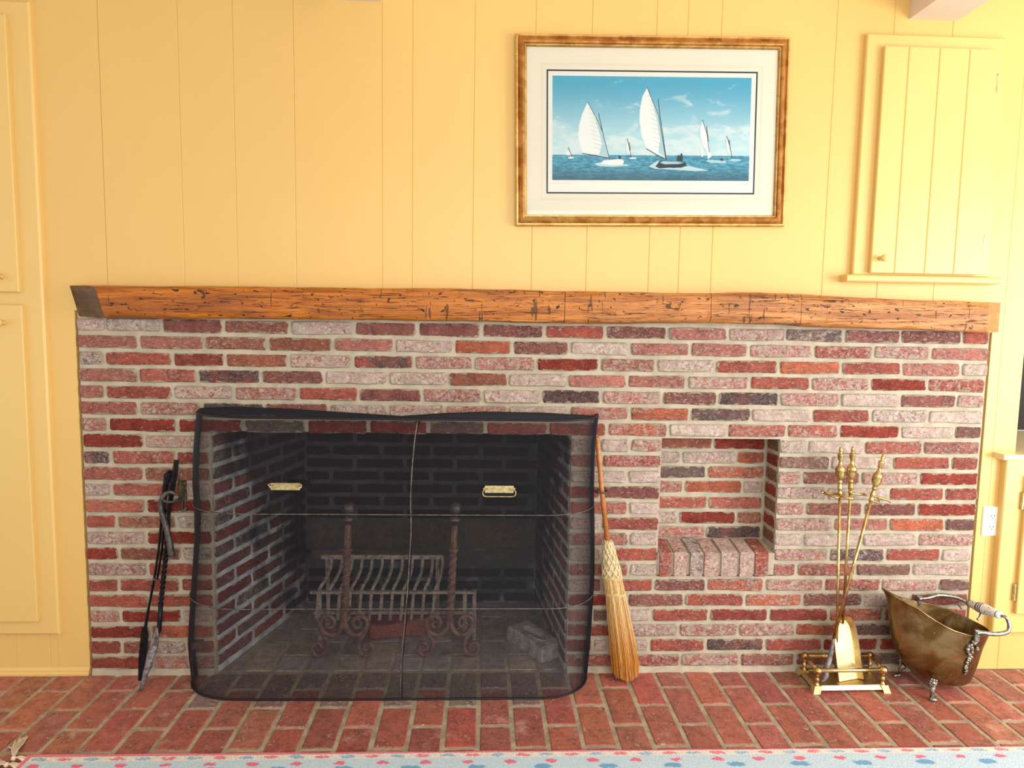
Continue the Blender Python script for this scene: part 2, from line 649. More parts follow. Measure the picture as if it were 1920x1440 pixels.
def m_rug():
    t = NT('rug_pile')
    g = t.obj()  # origin at the far left corner: x right, -y towards the viewer
    sep = t.n('ShaderNodeSeparateXYZ')
    t.l(g, sep.inputs[0])
    X = sep.outputs['X']
    Y = t.math('MULTIPLY', sep.outputs['Y'], -1.0)
    w1 = t.noise(g, 60, 4, 0.7)
    wob = t.math('MULTIPLY', t.math('SUBTRACT', w1, 0.5), 0.03)

    def flowers(cx0, cy, per, rx, ry):
        d = t.math('SUBTRACT', t.math('PINGPONG', t.math('ADD', t.math('ADD', X, wob), cx0), per / 2), 0.0)
        e = t.math('SUBTRACT', t.math('ADD', Y, wob), cy)
        q = t.math('ADD', t.math('POWER', t.math('ABSOLUTE', t.math('DIVIDE', d, rx)), 2.0),
                   t.math('POWER', t.math('ABSOLUTE', t.math('DIVIDE', e, ry)), 2.0))
        return t.step(q, 0.6, 1.2, 1.0, 0.0)

    nf = t.noise(g, 240, 4, 0.7)
    cream = t.mix(t.step(nf, 0.35, 0.65), srgb(250, 244, 234), srgb(214, 204, 196))
    vine = t.step(t.math('ABSOLUTE', t.math('SUBTRACT', t.noise(t.mapping(g, (1, 1.3, 1)), 70, 2), 0.5)), 0.0, 0.02, 0.6, 0.0)
    cream = t.mix(vine, cream, srgb(160, 156, 152))
    blue = t.mix(t.step(nf, 0.4, 0.6), srgb(176, 206, 226), srgb(214, 226, 232))
    pink = t.mix(t.step(nf, 0.35, 0.6), srgb(238, 150, 160), srgb(222, 116, 132))
    c = t.mix(t.step(Y, 0.041, 0.044), cream, blue)
    c = t.mix(flowers(0.03, 0.030, 0.155, 0.024, 0.0075), c, t.mix(t.step(nf, 0.4, 0.6), srgb(226, 96, 112), srgb(240, 170, 170)))
    c = t.mix(flowers(0.107, 0.030, 0.155, 0.024, 0.0075), c, t.mix(t.step(nf, 0.4, 0.6), srgb(108, 162, 200), srgb(196, 216, 226)))
    c = t.mix(flowers(0.08, 0.062, 0.13, 0.02, 0.009), c, srgb(232, 120, 140))
    c = t.mix(flowers(0.02, 0.088, 0.2, 0.03, 0.012), c, srgb(120, 168, 204))
    vor = t.n('ShaderNodeTexVoronoi')
    t.l(t.mapping(g, (1, 1, 0)), vor.inputs['Vector'])
    vor.inputs['Scale'].default_value = 9.0
    vd = t.step(t.math('ADD', vor.outputs['Distance'], t.math('MULTIPLY', wob, 9.0)), 0.20, 0.28, 1.0, 0.0)
    sc_ = t.n('ShaderNodeSeparateColor')
    t.l(vor.outputs['Color'], sc_.inputs[0])
    fc = t.mix(t.step(sc_.outputs[0], 0.45, 0.5), srgb(228, 130, 146), t.mix(t.step(sc_.outputs[1], 0.5, 0.55), srgb(116, 160, 200), srgb(246, 238, 222)))
    c = t.mix(t.math('MULTIPLY', vd, t.math('GREATER_THAN', Y, 0.11)), c, fc)
    edge = t.math('MINIMUM', Y, X)
    c = t.mix(t.step(t.math('ADD', edge, t.math('MULTIPLY', wob, 0.25)), 0.017, 0.020, 1.0, 0.0), c, pink)
    b = t.bump(nf, 0.6, 0.004)
    return t.out(c, 0.95, 0.0, b, 0.1)


RUG = m_rug()
FRINGE = m_plain('fringe_cotton', (232, 212, 184), 0.9, 0, 0.4, 150, 0.15)


# ============================================================ setting
def struct(name, mb, mat, smooth=False):
    o = put(name, mb, mat, None, smooth)
    o['kind'] = 'structure'
    return o


floor = struct('floor', MB().box(-2.2, 5.0, -4.6, 0.76, -0.06, -0.0025), GROUT)
struct('ceiling', MB().box(-2.2, 5.0, -4.6, 0.0, 2.62, 2.68), CEIL)
beam1 = MB().box(3.005, 3.185, -3.4, 0.0, 2.478, 2.62)
struct('trim_1', beam1, BEAMP)
struct('trim_2', MB().box(0.906, 1.097, -3.4, 0.0, 2.4725, 2.62), BEAMP)

wb_ = MB()
wb_.box(-2.2, -0.004, 0.018, 0.04, 0.0, 2.62)
wb_.box(-0.004, 3.412, 0.018, 0.04, 1.374, 2.62)
wb_.box(3.412, 3.548, 0.018, 0.04, 0.0, 2.62)
wb_.box(3.548, 5.0, 0.018, 0.04, 0.0, 0.862)
wb_.box(3.548, 5.0, 0.018, 0.04, 2.20, 2.62)
wall = struct('wall_back', wb_, PAINT)


def board(x0, x1, z0, z1, parent=wall, y0=0.0, y1=0.0175, mat=PAINT, name='wall_board', c=0.0018):
    g = 0.0001
    put(name, MB().cbox(x0 + g, x1 - g, y0, y1, z0, z1, c), mat, parent)


for a, b in zip([-2.2, -1.9, -1.62, -1.36, -1.1, -0.86, -0.62, -0.43, -0.271, -0.148, -0.118][:-1],
                [-1.9, -1.62, -1.36, -1.1, -0.86, -0.62, -0.43, -0.271, -0.148, -0.118]):
    board(a, b, 0.0, 2.615)
put('wall_board', MB().prism([(-0.1179, 0.0), (-0.003, 0.0), (-0.003, 1.3735), (0.1174, 1.3735), (0.1174, 2.615), (-0.1179, 2.615)], 0.0, 0.0175), PAINT, wall)
top_x = [0.1175, 0.3894, 0.5787, 0.7891, 1.0989, 1.2072, 1.427, 1.6438, 1.8460, 2.0788, 2.1920,
         2.3145, 2.7381, 2.951, 3.172]
for a, b in zip(top_x, top_x[1:]):
    board(a, b, 1.3735, 2.615)
put('wall_board', MB().prism([(3.4135, 0.0), (3.4538, 0.0), (3.4538, 2.615), (3.1721, 2.615), (3.1721, 1.3735), (3.4135, 1.3735)], 0.0, 0.0175), PAINT, wall)
board(3.4539, 3.547, 0.0, 2.615)
for a, b in zip([3.547, 3.74, 3.93, 4.2, 4.5, 4.75], [3.74, 3.93, 4.2, 4.5, 4.75, 5.0]):
    board(a, b, 0.0, 0.862)
    board(a, b, 2.20, 2.615)
bl = MB()
bl.prism([(-0.0005, 0.0), (-0.012, 0.0), (-0.012, 0.008), (-0.008, 0.014), (-0.008, 0.019), (-0.004, 0.026), (-0.0005, 0.03)],
         -2.2, -0.004, 'yz')
struct('baseboard_left', bl, PAINT)

# opening behind the counter at the right: a recess with its faces coloured dark
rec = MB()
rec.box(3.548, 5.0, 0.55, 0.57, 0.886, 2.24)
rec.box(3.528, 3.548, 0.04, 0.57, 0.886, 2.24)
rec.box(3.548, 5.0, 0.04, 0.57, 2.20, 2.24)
struct('wall_recess', rec, m_plain('recess_dark', (46, 40, 34), 0.8))

# ------------------------------------------------------------ bricks
CODES = {'r': (180, 94, 78), 'R': (160, 64, 50), 'o': (200, 110, 80), 'p': (190, 120, 106), 'b': (166, 102, 80),
         'm': (148, 92, 84), 'W': (198, 154, 140), 'd': (128, 106, 98)}


def brick_mesh(name, full, rnd, worn=1.0):
    """unit brick: front at y=0, back at y=1, worn and slightly lumpy outline"""
    w = 0.215 if full else 0.1
    h = 0.043
    rx, rz = 0.0055 / w, 0.0055 / h
    if worn < 1:
        rx, rz = 0.03, 0.018
        w, h = 0.2, 0.1
    J = lambda s: rnd.uniform(-s, s) * worn
    out = []
    pts = [(-.5 + rx, -.5), (-.17, -.5), (.17, -.5), (.5 - rx, -.5), (.5, -.5 + rz * 1.2), (.5, .5 - rz * 1.2),
           (.5 - rx, .5), (.17, .5), (-.17, .5), (-.5 + rx, .5), (-.5, .5 - rz * 1.2), (-.5, -.5 + rz * 1.2)]
    for x, z in pts:
        out.append((x + J(.006 / w * .5), z + J(.045)))
    mb = MB()
    n = len(out)
    vs = [(x, 1.0, z) for x, z in out] + [(x, .10, z) for x, z in out]
    ins = []
    for x, z in out:
        kx = 0.005 / w
        kz = 0.075 if worn == 1 else 0.02
        kx = kx if worn == 1 else 0.04
        ins.append((x - math.copysign(kx, x), J(.02) + 0.0, z - math.copysign(kz, z)))
    vs += ins
    vs += [(-.2, J(.03) - .02, J(.06)), (.2, J(.03) - .02, J(.06))]
    fs = []
    for i in range(n):
        j = (i + 1) % n
        fs.append((i, j, n + j, n + i))
        fs.append((n + i, n + j, 2 * n + j, 2 * n + i))
    c0, c1 = 3 * n, 3 * n + 1
    left = [9, 10, 11, 0, 1]
    o = 2 * n
    # fan: left half to c0, right half to c1
    order = list(range(n))
    for i in order:
        j = (i + 1) % n
        ci = c0 if (pts[i][0] + pts[j][0]) < -0.01 else c1
        if (i, j) in ((1, 2), (7, 8)):
            fs.append((o + i, o + j, c1 if i == 1 else c0))
            fs.append((o + i, c1, c0) if i == 1 else (o + i, c0, c1))
            continue
        fs.append((o + i, o + j, ci))
    mb.add(vs, fs)
    me = mesh_of(name, mb, BRICK, 'auto', recalc=True)
    return me


rb = random.Random(3)
FULL = [brick_mesh('brick_full', True, rb) for _ in range(8)]
HALF = [brick_mesh('brick_half', False, rb) for _ in range(5)]
FLOORB = [brick_mesh('brick_flat', True, rb, 0.22) for _ in range(6)]
VAR = {}


def with_mat(me, mat):
    k = (me.name, mat.name)
    if k not in VAR:
        c = me.copy()
        c.materials.clear()
        c.materials.append(mat)
        VAR[k] = c
    return VAR[k]


def lay(name, parent, x, y, z, w, h, d, code='r', rz=0.0, mat=None, rot=None, white=0.0, dark=0.0, tint=None):
    me = rb.choice(FLOORB if name in ('floor_brick', 'hearth_brick') else (FULL if w > 0.13 else HALF))
    if mat is not None:
        me = with_mat(me, mat)
    o = bpy.data.objects.new(name, me)
    COL.objects.link(o)
    o.parent = parent
    o.location = Vector((x, y, z)) - parent.location
    o.scale = (w, d, h)
    o.rotation_euler = rot if rot else (rb.uniform(-.004, .004), rb.uniform(-.006, .006), rz + rb.uniform(-.006, .006))
    cs = [CODES[c] for c in code if c in CODES]
    if len(cs) > 1:
        t = [0.62 * a + 0.38 * b for a, b in zip(cs[0], cs[1])]
    else:
        t = list(cs[0]) if cs else [186, 84, 70]
    if tint:
        t = list(tint)
    k = rb.uniform(0.93, 1.06)
    o['tint'] = list(srgb(*[min(255, q * k) for q in t]))[:3]
    wv = 0.27 + white
    if 'p' in code:
        wv += 0.10
    if 'w' in code:
        wv += 0.16
    if 'W' in code:
        wv += 0.40
    if code[0] in 'Rm':
        wv -= 0.10
    dv = 0.2 + dark
    if 'k' in code:
        dv += 0.47
    if code[0] == 'd':
        dv += 0.27
    o['wht'] = wv
    o['drk'] = dv
    return o


BT = '''6 106 pW;106 303 pWk;303 524 m;524 764 bp;764 996 pW;996 1228 m;1228 1464 m;1464 1697 mw;1697 1925 r;1925 2160 mw;2160 2388 p;2388 2612 mW;2612 2835 dw;2835 3054 mw;3054 3295 mw;3295 3402 r
6 220 p;220 455 p;455 682 bw;682 918 b;918 1142 p;1142 1361 W;1361 1579 o;1579 1792 mw;1792 2017 pW;2017 2246 p;2246 2471 p;2471 2720 pw;2720 2952 rw;2952 3177 pw;3177 3402 p
6 98 Wk;98 339 r;339 527 Rm;527 757 b;757 989 bW;989 1216 rk;1216 1436 pw;1436 1668 pw;1668 1906 R;1906 2120 bw;2120 2346 dW;2346 2589 r;2589 2831 o;2831 3067 r;3067 3301 p;3301 3402 W
6 215 p;215 427 rp;427 656 rk;656 884 mw;884 1118 pW;1118 1341 W;1341 1565 b;1565 1787 pW;1787 2012 p;2012 2240 p;2240 2480 pw;2480 2717 r;2717 2948 pw;2948 3172 R;3172 3402 rw
6 95 p;95 336 r;336 556 rW;556 790 pw;790 1012 r;1012 1246 m;1246 1470 pw;1470 1690 pW;1690 1916 Rk;1916 2146 pw;2146 2362 mw;2362 2599 mk;2599 2835 pw;2835 3068 pW;3068 3292 mp;3292 3402 pw
6 212 rp;212 438 pw;438 668 dk;668 902 mp;902 1118 Wd;1118 1330 bW;1330 1568 pw;1568 1796 pW;1796 2025 p;2025 2256 o;2256 2492 dm;2492 2728 pW;2728 2957 r;2957 3184 dW;3184 3402 pW
6 100 pw;100 349 R;349 591 R;591 819 d;819 1047 R;1047 1270 R;1270 1482 dm;1482 1719 r;1719 1942 r;1942 2176 ow;2176 2401 pW;2401 2634 pr;2634 2837 rw;2837 3078 R;3078 3294 W;3294 3402 md
6 228 R;228 467 rW;1810 1917 W;1917 2033 bW;2033 2151 pw;2612 2717 dW;2717 2939 pW;2939 3172 rp;3172 3402 pm
6 106 pk;106 341 rw;341 467 r;1810 1923 p;1923 2151 rw;2612 2811 dp;2811 3057 pW;3057 3289 r;3289 3402 r
6 223 rp;223 467 bw;1810 2025 W;2025 2151 pW;2612 2703 pw;2703 2935 mw;2935 3166 pw;3166 3402 R
6 103 dW;103 360 rp;360 467 W;1810 1926 r;1926 2151 m;2612 2804 mW;2804 3049 pW;3049 3273 r;3273 3402 r
6 225 op;225 467 R;1810 2033 rp;2033 2151 pW;2612 2723 pw;2723 2953 mp;2953 3166 m;3166 3402 R
6 117 r;117 336 bw;336 467 Wd;1810 1930 W;1930 2151 r;2612 2836 pw;2836 3060 p;3060 3283 o;3283 3402 md
6 221 bW;221 467 R;1810 2039 p;2039 2151 W;2612 2722 W;2722 2957 pW;2957 3177 W;3177 3402 pw
6 121 R;121 352 b;352 467 dW;1810 1933 W;1933 2151 r;2612 2828 pw;2828 3053 pk;3053 3279 r;3279 3402 Wp
6 224 mW;224 467 r;1810 2043 rp;2043 2151 dW;2612 2701 pr;2701 2937 rp;2937 3163 db;3163 3402 rW
6 117 r;117 343 r;343 467 r;1810 1901 W;1901 1939 m;1939 2143 r;2143 2348 mw;2348 2579 ow;2579 2815 pw;2815 3044 rp;3044 3278 pw;3278 3402 dm
6 226 r;226 467 r;1810 2041 R;2041 2265 mw;2265 2501 r;2501 2732 ow;2732 2975 mw;2975 3167 W;3167 3402 rm
6 118 pw;118 345 R;345 467 W;1810 1905 p;1905 1967 dm;1967 2137 pW;2137 2364 r;2364 2601 Rm;2601 2841 Rm;2841 3061 op;3061 3289 m;3289 3402 r
6 227 R;227 467 o;1810 2011 r;2011 2246 mW;2246 2484 pw;2484 2710 pw;2710 2941 o;2941 3174 dm;3174 3402 r
6 120 r;120 237 rp;237 358 dW;358 467 rp;1810 1910 R;1910 1971 W;1971 2132 Wd;2132 2355 r;2355 2592 bk;2592 2823 r;2823 3050 R;3050 3299 R;3299 3402 p
6 235 Rb;235 467 pw;1810 2015 rp;2015 2260 rw;2260 2495 pw;2495 2717 pm;2717 3024 m;3024 3271 d;3271 3402 p'''

fp = thing('fireplace', 'wide reclaimed red brick fireplace wall with open firebox and square niche', 'fireplace', (1.7, 0, 0))
# masonry core (its face is the mortar between the bricks)
core = MB()
XL, XR = 0.007, 3.403
core.prism([(XL, 0), (0.4665, 0), (0.6385, 0.65), (0.6385, 0.76), (XL, 0.76)], -0.01, 0.9385, 'xy')
core.prism([(1.8085, 0), (XR, 0), (XR, 0.76), (1.738, 0.76), (1.738, 0.65)], -0.01, 0.386, 'xy')
core.prism([(1.8085, 0), (2.153, 0), (2.153, 0.116), (2.612, 0.116), (2.612, 0), (XR, 0), (XR, 0.76), (1.738, 0.76), (1.738, 0.65)],
           0.386, 0.9265, 'xy')
core.prism([(1.8085, 0), (XR, 0), (XR, 0.76), (1.738, 0.76), (1.738, 0.65)], 0.9265, 0.9385, 'xy')
core.box(XL, XR, 0, 0.10, 0.9385, 1.373)
core.box(XL, 0.45, 0.10, 0.76, 0.9385, 1.373)
core.box(1.83, XR, 0.10, 0.76, 0.9385, 1.373)
core.box(0.60, 1.78, 0.655, 0.76, 0.0, 1.30)
core.box(0.45, 1.83, 0.10, 0.76, 1.27, 1.373)
put('mortar', core, MORTAR, fp)
lin = MB()
e = 0.004
lin.prism([(0.468, 0.012), (0.468 + e, 0.010), (0.6385 + e, 0.645), (0.6385, 0.648)], 0.0, 0.94, 'xy')
lin.prism([(1.807, 0.012), (1.738, 0.648), (1.738 - e, 0.645), (1.807 - e, 0.010)], 0.0, 0.94, 'xy')
lin.box(0.642, 1.735, 0.645, 0.653, 0.0, 1.26)
put('firebox_lining', lin, MORTAR_IN, fp)
th = MB()
th.box(0.452, 1.828, 0.102, 0.653, 1.25, 1.268)
th.box(0.452, 1.828, 0.102, 0.112, 0.945, 1.25)
th.box(0.452, 0.462, 0.112, 0.653, 0.945, 1.25)
th.box(1.818, 1.828, 0.112, 0.653, 0.945, 1.25)
put('chimney_throat', th, BLACKGAP, fp)
put('lintel_bar', MB().box(0.44, 1.835, 0.004, 0.085, 0.9375, 0.9432), IRON, fp)

NROW = 22
for i, line in enumerate(BT.strip().split('\n')):
    zc = 1.3235 - i * 0.0608
    for seg in line.split(';'):
        a, b, code = seg.split()
        a, b = int(a) / 1000.0, int(b) / 1000.0
        la = 0.0065 if a > 0.01 and a not in (1.810, 2.612) else 0.0
        lb = 0.0065 if b < 3.40 and b not in (0.466, 2.151) else 0.0
        x0, x1 = a + la, b - lb
        if a < 0.01:
            x0 += rb.uniform(-0.003, 0.004)
        if b > 3.40:
            x1 += rb.uniform(-0.007, 0.003)
        xm = (x0 + x1) / 2
        hh = 0.0455 + rb.uniform(-0.002, 0.002)
        wh = 0.06 if xm > 1.9 else 0.0
        lay('brick', fp, xm, -0.0062 + rb.uniform(-.0015, .0015), zc + rb.uniform(-.0012, .0012),
            x1 - x0, hh, 0.03, code, white=wh)

# corner bricks seen on the jambs of the firebox, and its splayed sides
def run_wall(A, B, zs, name, h, mat, code_f, phase, length=0.222, joint=0.012, tint_f=None, depth=0.03, lift=0.004):
    A, B = Vector(A), Vector(B)
    L = (B - A).length
    d = (B - A) / L
    th_ = math.atan2(d.y, d.x)
    nrm = Vector((math.sin(th_), -math.cos(th_)))
    for k, z in enumerate(zs):
        s = -phase[k % len(phase)]
        while s < L - 0.02:
            s0, s1 = max(s, 0.0), min(s + length, L)
            s += length + joint
            if s1 - s0 < 0.03:
                continue
            m = A + d * ((s0 + s1) / 2) + nrm * lift
            c = code_f(k, s0)
            lay(name, fp, m.x, m.y, z, s1 - s0, h, depth, c, th_, mat,
                tint=tint_f(k, s0) if tint_f else None, white=0.06)


zs = [1.3235 - i * 0.0608 for i in range(7, 22)]
rc = random.Random(11)
run_wall((0.4705, 0.006), (0.6385, 0.645), zs, 'firebox_brick', 0.044, FBRICK,
         lambda k, s: rc.choice(['m', 'rm', 'r', 'mw', 'dm', 'Rm', 'dw']), (0.0, 0.11))
run_wall((1.738, 0.645), (1.8055, 0.006), zs, 'firebox_brick', 0.044, FBRICK,
         lambda k, s: rc.choice(['m', 'rm', 'r', 'dm', 'Rm']), (0.05, 0.16))
zb = [0.03 + 0.0608 * i for i in range(3)]
run_wall((0.645, 0.648), (1.732, 0.648), zb, 'firebox_brick', 0.046, FBRICK, lambda k, s: 'dm', (0.0, 0.11))
BLK = lambda k, s: rc.choice([(176, 160, 130), (150, 134, 116), (128, 112, 100), (168, 146, 118)])
run_wall((0.66, 0.648), (1.732, 0.648), [0.238], 'firebrick', 0.052, FIREB, lambda k, s: 'b', (0.09,), 0.30, 0.010, BLK)
run_wall((0.66, 0.648), (1.732, 0.648), [0.338], 'firebrick', 0.130, FIREB, lambda k, s: 'b', (0.16,), 0.285, 0.012, BLK)
zb = [0.44 + 0.0608 * i for i in range(13)]
run_wall((0.645, 0.648), (1.732, 0.648), zb, 'firebox_brick', 0.046, FBRICK, lambda k, s: rc.choice(['dm', 'm', 'd']), (0.0, 0.11))

# niche: back courses, right jamb, sloping sill of bricks on edge
NB = [(0.8887, '2156 b 2391 R 2606'), (0.8305, '2156 Wk 2267 W 2489 o 2606'), (0.7708, '2156 d 2370 ow 2606'),
      (0.7113, '2156 pw 2280 o 2519 W 2606'), (0.6458, '2156 rw 2380 rp 2606'), (0.585, '2156 W 2264 R 2499 bw 2606'),
      (0.525, '2156 pw 2377 mk 2606')]
for z, s in NB:
    t = s.split()
    for k in range(0, len(t) - 2, 2):
        a, b = int(t[k]) / 1000 + .006, int(t[k + 2]) / 1000 - .006
        lay('niche_brick', fp, (a + b) / 2, 0.1105, z, b - a, 0.0455, 0.02, t[k + 1])
for k in range(7):
    z = 1.3235 - (7 + k) * 0.0608
    if k % 2 == 0:
        lay('niche_brick', fp, 2.6080, 0.058, z, 0.098, 0.047, 0.02, 'b', -pi / 2, tint=(150, 110, 84))
    else:
        lay('niche_brick', fp, 2.6080, 0.058, z, 0.098, 0.045, 0.02, rc.choice('Rmb'), -pi / 2)
sx = [2.1544, 2.2108, 2.2714, 2.3294, 2.3947, 2.4687, 2.5298, 2.5911]
sc = ['rw', 'pW', 'dW', 'pW', 'Wd', 'Wp', 'rw']
slab = MB()
slab.prism([(-0.003, 0.392), (-0.003, 0.478), (0.116, 0.496), (0.116, 0.392)], 2.1535, 2.6115, 'yz')
put('sill_mortar', slab, MORTAR, fp)
fil = MB()
rf = random.Random(8)
for (fa, fb_) in ((XL, 0.462), (1.812, XR)):
    nn_ = int((fb_ - fa) / .03)
    vs, fs = [], []
    for i in range(nn_ + 1):
        x = lerp(fa, fb_, i / nn_)
        yy = -0.008 - rf.uniform(0, .005)
        zz = 0.019 + rf.uniform(-.003, .005)
        vs += [(x, 0.0, zz + .003), (x, yy * .45, zz), (x, yy, .004), (x, yy - .002, -.004), (x, 0.0, -.004)]
    for i in range(nn_):
        for k in range(4):
            fs.append((i * 5 + k, i * 5 + k + 1, (i + 1) * 5 + k + 1, (i + 1) * 5 + k))
    fil.add(vs, fs)
put('mortar_fillet', fil, MORTAR, fp)
for k in range(7):
    a, b = sx[k] + 0.0055, sx[k + 1] - 0.0055
    mb = MB()
    j = lambda: rb.uniform(-.0022, .0022)
    zt = 0.484 + j()
    y0 = -0.013 + j()
    mb.add([(a + j(), y0, 0.388 + j()), (b + j(), y0, 0.388 + j()), (b + j(), y0 + j(), zt - .005), (a + j(), y0 + j(), zt - .005),
            (a, y0 + .006, zt), (b, y0 + .006, zt), (b, 0.105, zt + .018), (a, 0.105, zt + .018),
            (a, 0.05, 0.386), (b, 0.05, 0.386), (b, 0.105, 0.44), (a, 0.105, 0.44)],
           [(0, 1, 2, 3), (3, 2, 5, 4), (4, 5, 6, 7), (0, 3, 4, 7, 11, 8), (1, 9, 10, 6, 5, 2), (0, 8, 9, 1), (8, 11, 10, 9), (7, 6, 10, 11)])
    o = put('sill_brick', mb, SILLB, fp)
    o['tint'] = list(srgb(*CODES[[c for c in sc[k] if c in CODES][0]]))[:3]
    o['wht'] = 0.3 + (0.36 if 'W' in sc[k] else 0.16)
    o['drk'] = 0.18 + (0.3 if 'd' in sc[k] else 0)

# hearth inside the firebox
put('hearth_slab', MB().prism([(0.47, 0.0), (1.805, 0.0), (1.738, 0.647), (0.64, 0.647)], -0.05, -0.0035, 'xy'), ASH, fp)
for k in range(-9, 4):
    x0 = 1.4695 + 0.1138 * k
    ys = [0.014, 0.135, 0.368, 0.60] if k % 2 else [0.014, 0.25, 0.485, 0.64]
    for a, b in zip(ys, ys[1:]):
        lo = 0.472 + 0.262 * b
        hi = 1.803 - 0.105 * b
        xa, xb = max(x0 + .005, lo), min(x0 + .1085, hi)
        if xb - xa < 0.03:
            continue
        lay('hearth_brick', fp, (xa + xb) / 2, (a + b) / 2, 0.0, xb - xa, b - a - 0.010, 0.03, 'd', mat=PAVER,
            rot=(-pi / 2, 0, 0), tint=rc.choice([(176, 166, 164), (158, 150, 150), (184, 170, 156)]), white=0.02, dark=-0.1)

# iron crane eye on the left cheek of the firebox
ce = MB()
ce.tube([(0.628, 0.50, 0.62), (0.640, 0.49, 0.50), (0.640, 0.49, 0.33), (0.632, 0.50, 0.31)], 0.008, 6)
ce.tube([(0.655, 0.485, 0.62), (0.662, 0.48, 0.50), (0.668, 0.48, 0.34), (0.66, 0.49, 0.31)], 0.009, 6)
ce.box(0.612, 0.70, 0.47, 0.50, 0.296, 0.315)
ce.box(0.612, 0.70, 0.47, 0.50, 0.615, 0.635)
put('crane_eye', ce, IRON, fp)
put('iron_peg', MB().cbox(0.385, 0.425, -0.03, 0.0, 0.11, 0.137, 0.003), RUST, fp)

# floor bricks
for k in range(-19, 24):
    x0 = 1.4695 + 0.1138 * k
    js = [0.0, -0.1165, -0.3495, -0.5825, -0.8155] if k % 2 == 0 else [0.0, -0.233, -0.466, -0.699]
    if x0 < 0.12:
        js = js + [js[-1] - 0.233]
    for a, b in zip(js, js[1:]):
        if x0 > 0.15 and a < -0.60:
            continue
        g0 = 0.003 if a == 0.0 else 0.006
        w = 0.1138 - 0.0135 + rb.uniform(-.001, .001)
        l = (a - b) - g0 - 0.006
        t = (rb.uniform(162, 180), rb.uniform(94, 106), rb.uniform(80, 90))
        ash = a == 0.0 and 0.42 < x0 + .05 < 1.86
        if ash:   # ash, and the lit gauze's grey haze, put into the tint under the screen
            t = (t[0] * .80, t[1] * 1.14, t[2] * 1.28)
        me_dark = 0.0
        lay('floor_brick', floor, x0 + 0.0569 + rb.uniform(-.001, .001),
            (a - g0 + b + 0.006) / 2, 0.0 + rb.uniform(-.0006, .0006),
            w, l, 0.03, 'r', mat=PAVER, rot=(-pi / 2, 0, rb.uniform(-.005, .005)), tint=t, white=0.12 if ash else 0.05, dark=-0.2)

# ------------------------------------------------------------ mantel
mt = thing('mantel_beam', 'long rough hewn reclaimed timber mantel stained orange brown along top of brick wall', 'mantel', (1.7, -0.03, 1.352))
ZT = [(0.0, 1.463), (0.09, 1.461), (0.5, 1.466), (1.08, 1.4690), (1.35, 1.476), (1.76, 1.4710), (2.296, 1.4745), (2.4, 1.479), (2.63, 1.4765), (2.9, 1.466), (3.33, 1.4595), (3.44, 1.459)]
ZB = [(0.0, 1.3495), (0.12, 1.3485), (0.7, 1.352), (1.08, 1.3555), (1.76, 1.3560), (2.0, 1.3575), (2.296, 1.3640), (2.55, 1.362), (2.64, 1.357), (3.0, 1.351), (3.34, 1.3455), (3.44, 1.347)]


def beam_section(x0, x1, capL, capR, mats):
    mb = MB()
    n = max(3, int((x1 - x0) / 0.022))
    rings = []
    for i in range(n + 1):
        x = lerp(x0, x1, i / n)
        zb_, zt_ = interp(x, ZB), interp(x, ZT)
        hh = zt_ - zb_
        prof = [(0.0, zb_ + .004), (-0.05, zb_), (-0.066, zb_ + 0.005), (-0.0715, zb_ + 0.016), (-0.072, zb_ + hh * .33),
                (-0.0715, zb_ + hh * .5), (-0.071, zb_ + hh * .68), (-0.069, zt_ - 0.014), (-0.062, zt_ - 0.004), (-0.045, zt_), (0.0, zt_)]
        ring = []
        for q, (y, z) in enumerate(prof):
            nz = mnoise.noise(Vector((x * 6.0, q * 0.7, 1.3)))
            nz2 = mnoise.noise(Vector((x * 26.0, q * 1.7, 7.3)))
            if 0 < q < 10:
                y2 = y + nz * 0.0045 + nz2 * 0.0018
                z2 = z + (nz * 0.0035 + nz2 * 0.0016) * (1 if q in (1, 2, 8, 9, 7) else .3)
            else:
                y2, z2 = y, z
            ring.append(Vector((x, y2, z2)))
        rings.append(ring)
    m = len(rings[0])
    if capL:   # hewn back at an angle to the wall
        for v in rings[0]:
            v.x = lerp(-0.016, 0.112, min(1, -v.y / 0.07)) + (1.46 - v.z) * 0.26
        for v in rings[1]:
            v.x = max(v.x, rings[0][4].x + .012)
        for r_ in rings[1:7]:
            for q in (0, 10):
                pass
    if capR:
        for v in rings[-1]:
            v.x = lerp(3.437, 3.335, min(1, -v.y / 0.07))
    for i, r_ in enumerate(rings):
        if capL and 0 < i < 8:
            for v in r_:
                v.x = max(v.x, rings[0][4].x + 0.006 + i * .012)
    vs = [v for r_ in rings for v in r_]
    fs = []
    for i in range(len(rings) - 1):
        for q in range(m):
            q2 = (q + 1) % m
            fs.append((i * m + q, i * m + q2, (i + 1) * m + q2, (i + 1) * m + q))
    mb.add(vs, fs)
    b0 = len(mb.v)
    mb.cur = 1
    mb.add([v.copy() for v in rings[0]], [tuple(range(m))])
    mb.cur = 2
    mb.add([v.copy() for v in rings[-1]], [tuple(range(m))[::-1]])
    return mb


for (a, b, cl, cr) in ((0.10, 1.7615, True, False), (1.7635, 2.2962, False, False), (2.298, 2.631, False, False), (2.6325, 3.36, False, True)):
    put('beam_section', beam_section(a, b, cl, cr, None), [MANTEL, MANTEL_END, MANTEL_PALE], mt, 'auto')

# ============================================================ cupboards
def knob(parent, x, y, z, mat=PAINT_CAB, r=0.0135):
    mb = MB().lathe([(.009, 0), (.007, .004), (.0055, .012), (.009, .017), (r, .024), (r, .030), (r * .7, .036), (.001, .038)], (x, y, z), (0, -1, 0), 16)
    return put('knob', mb, mat, parent, True)


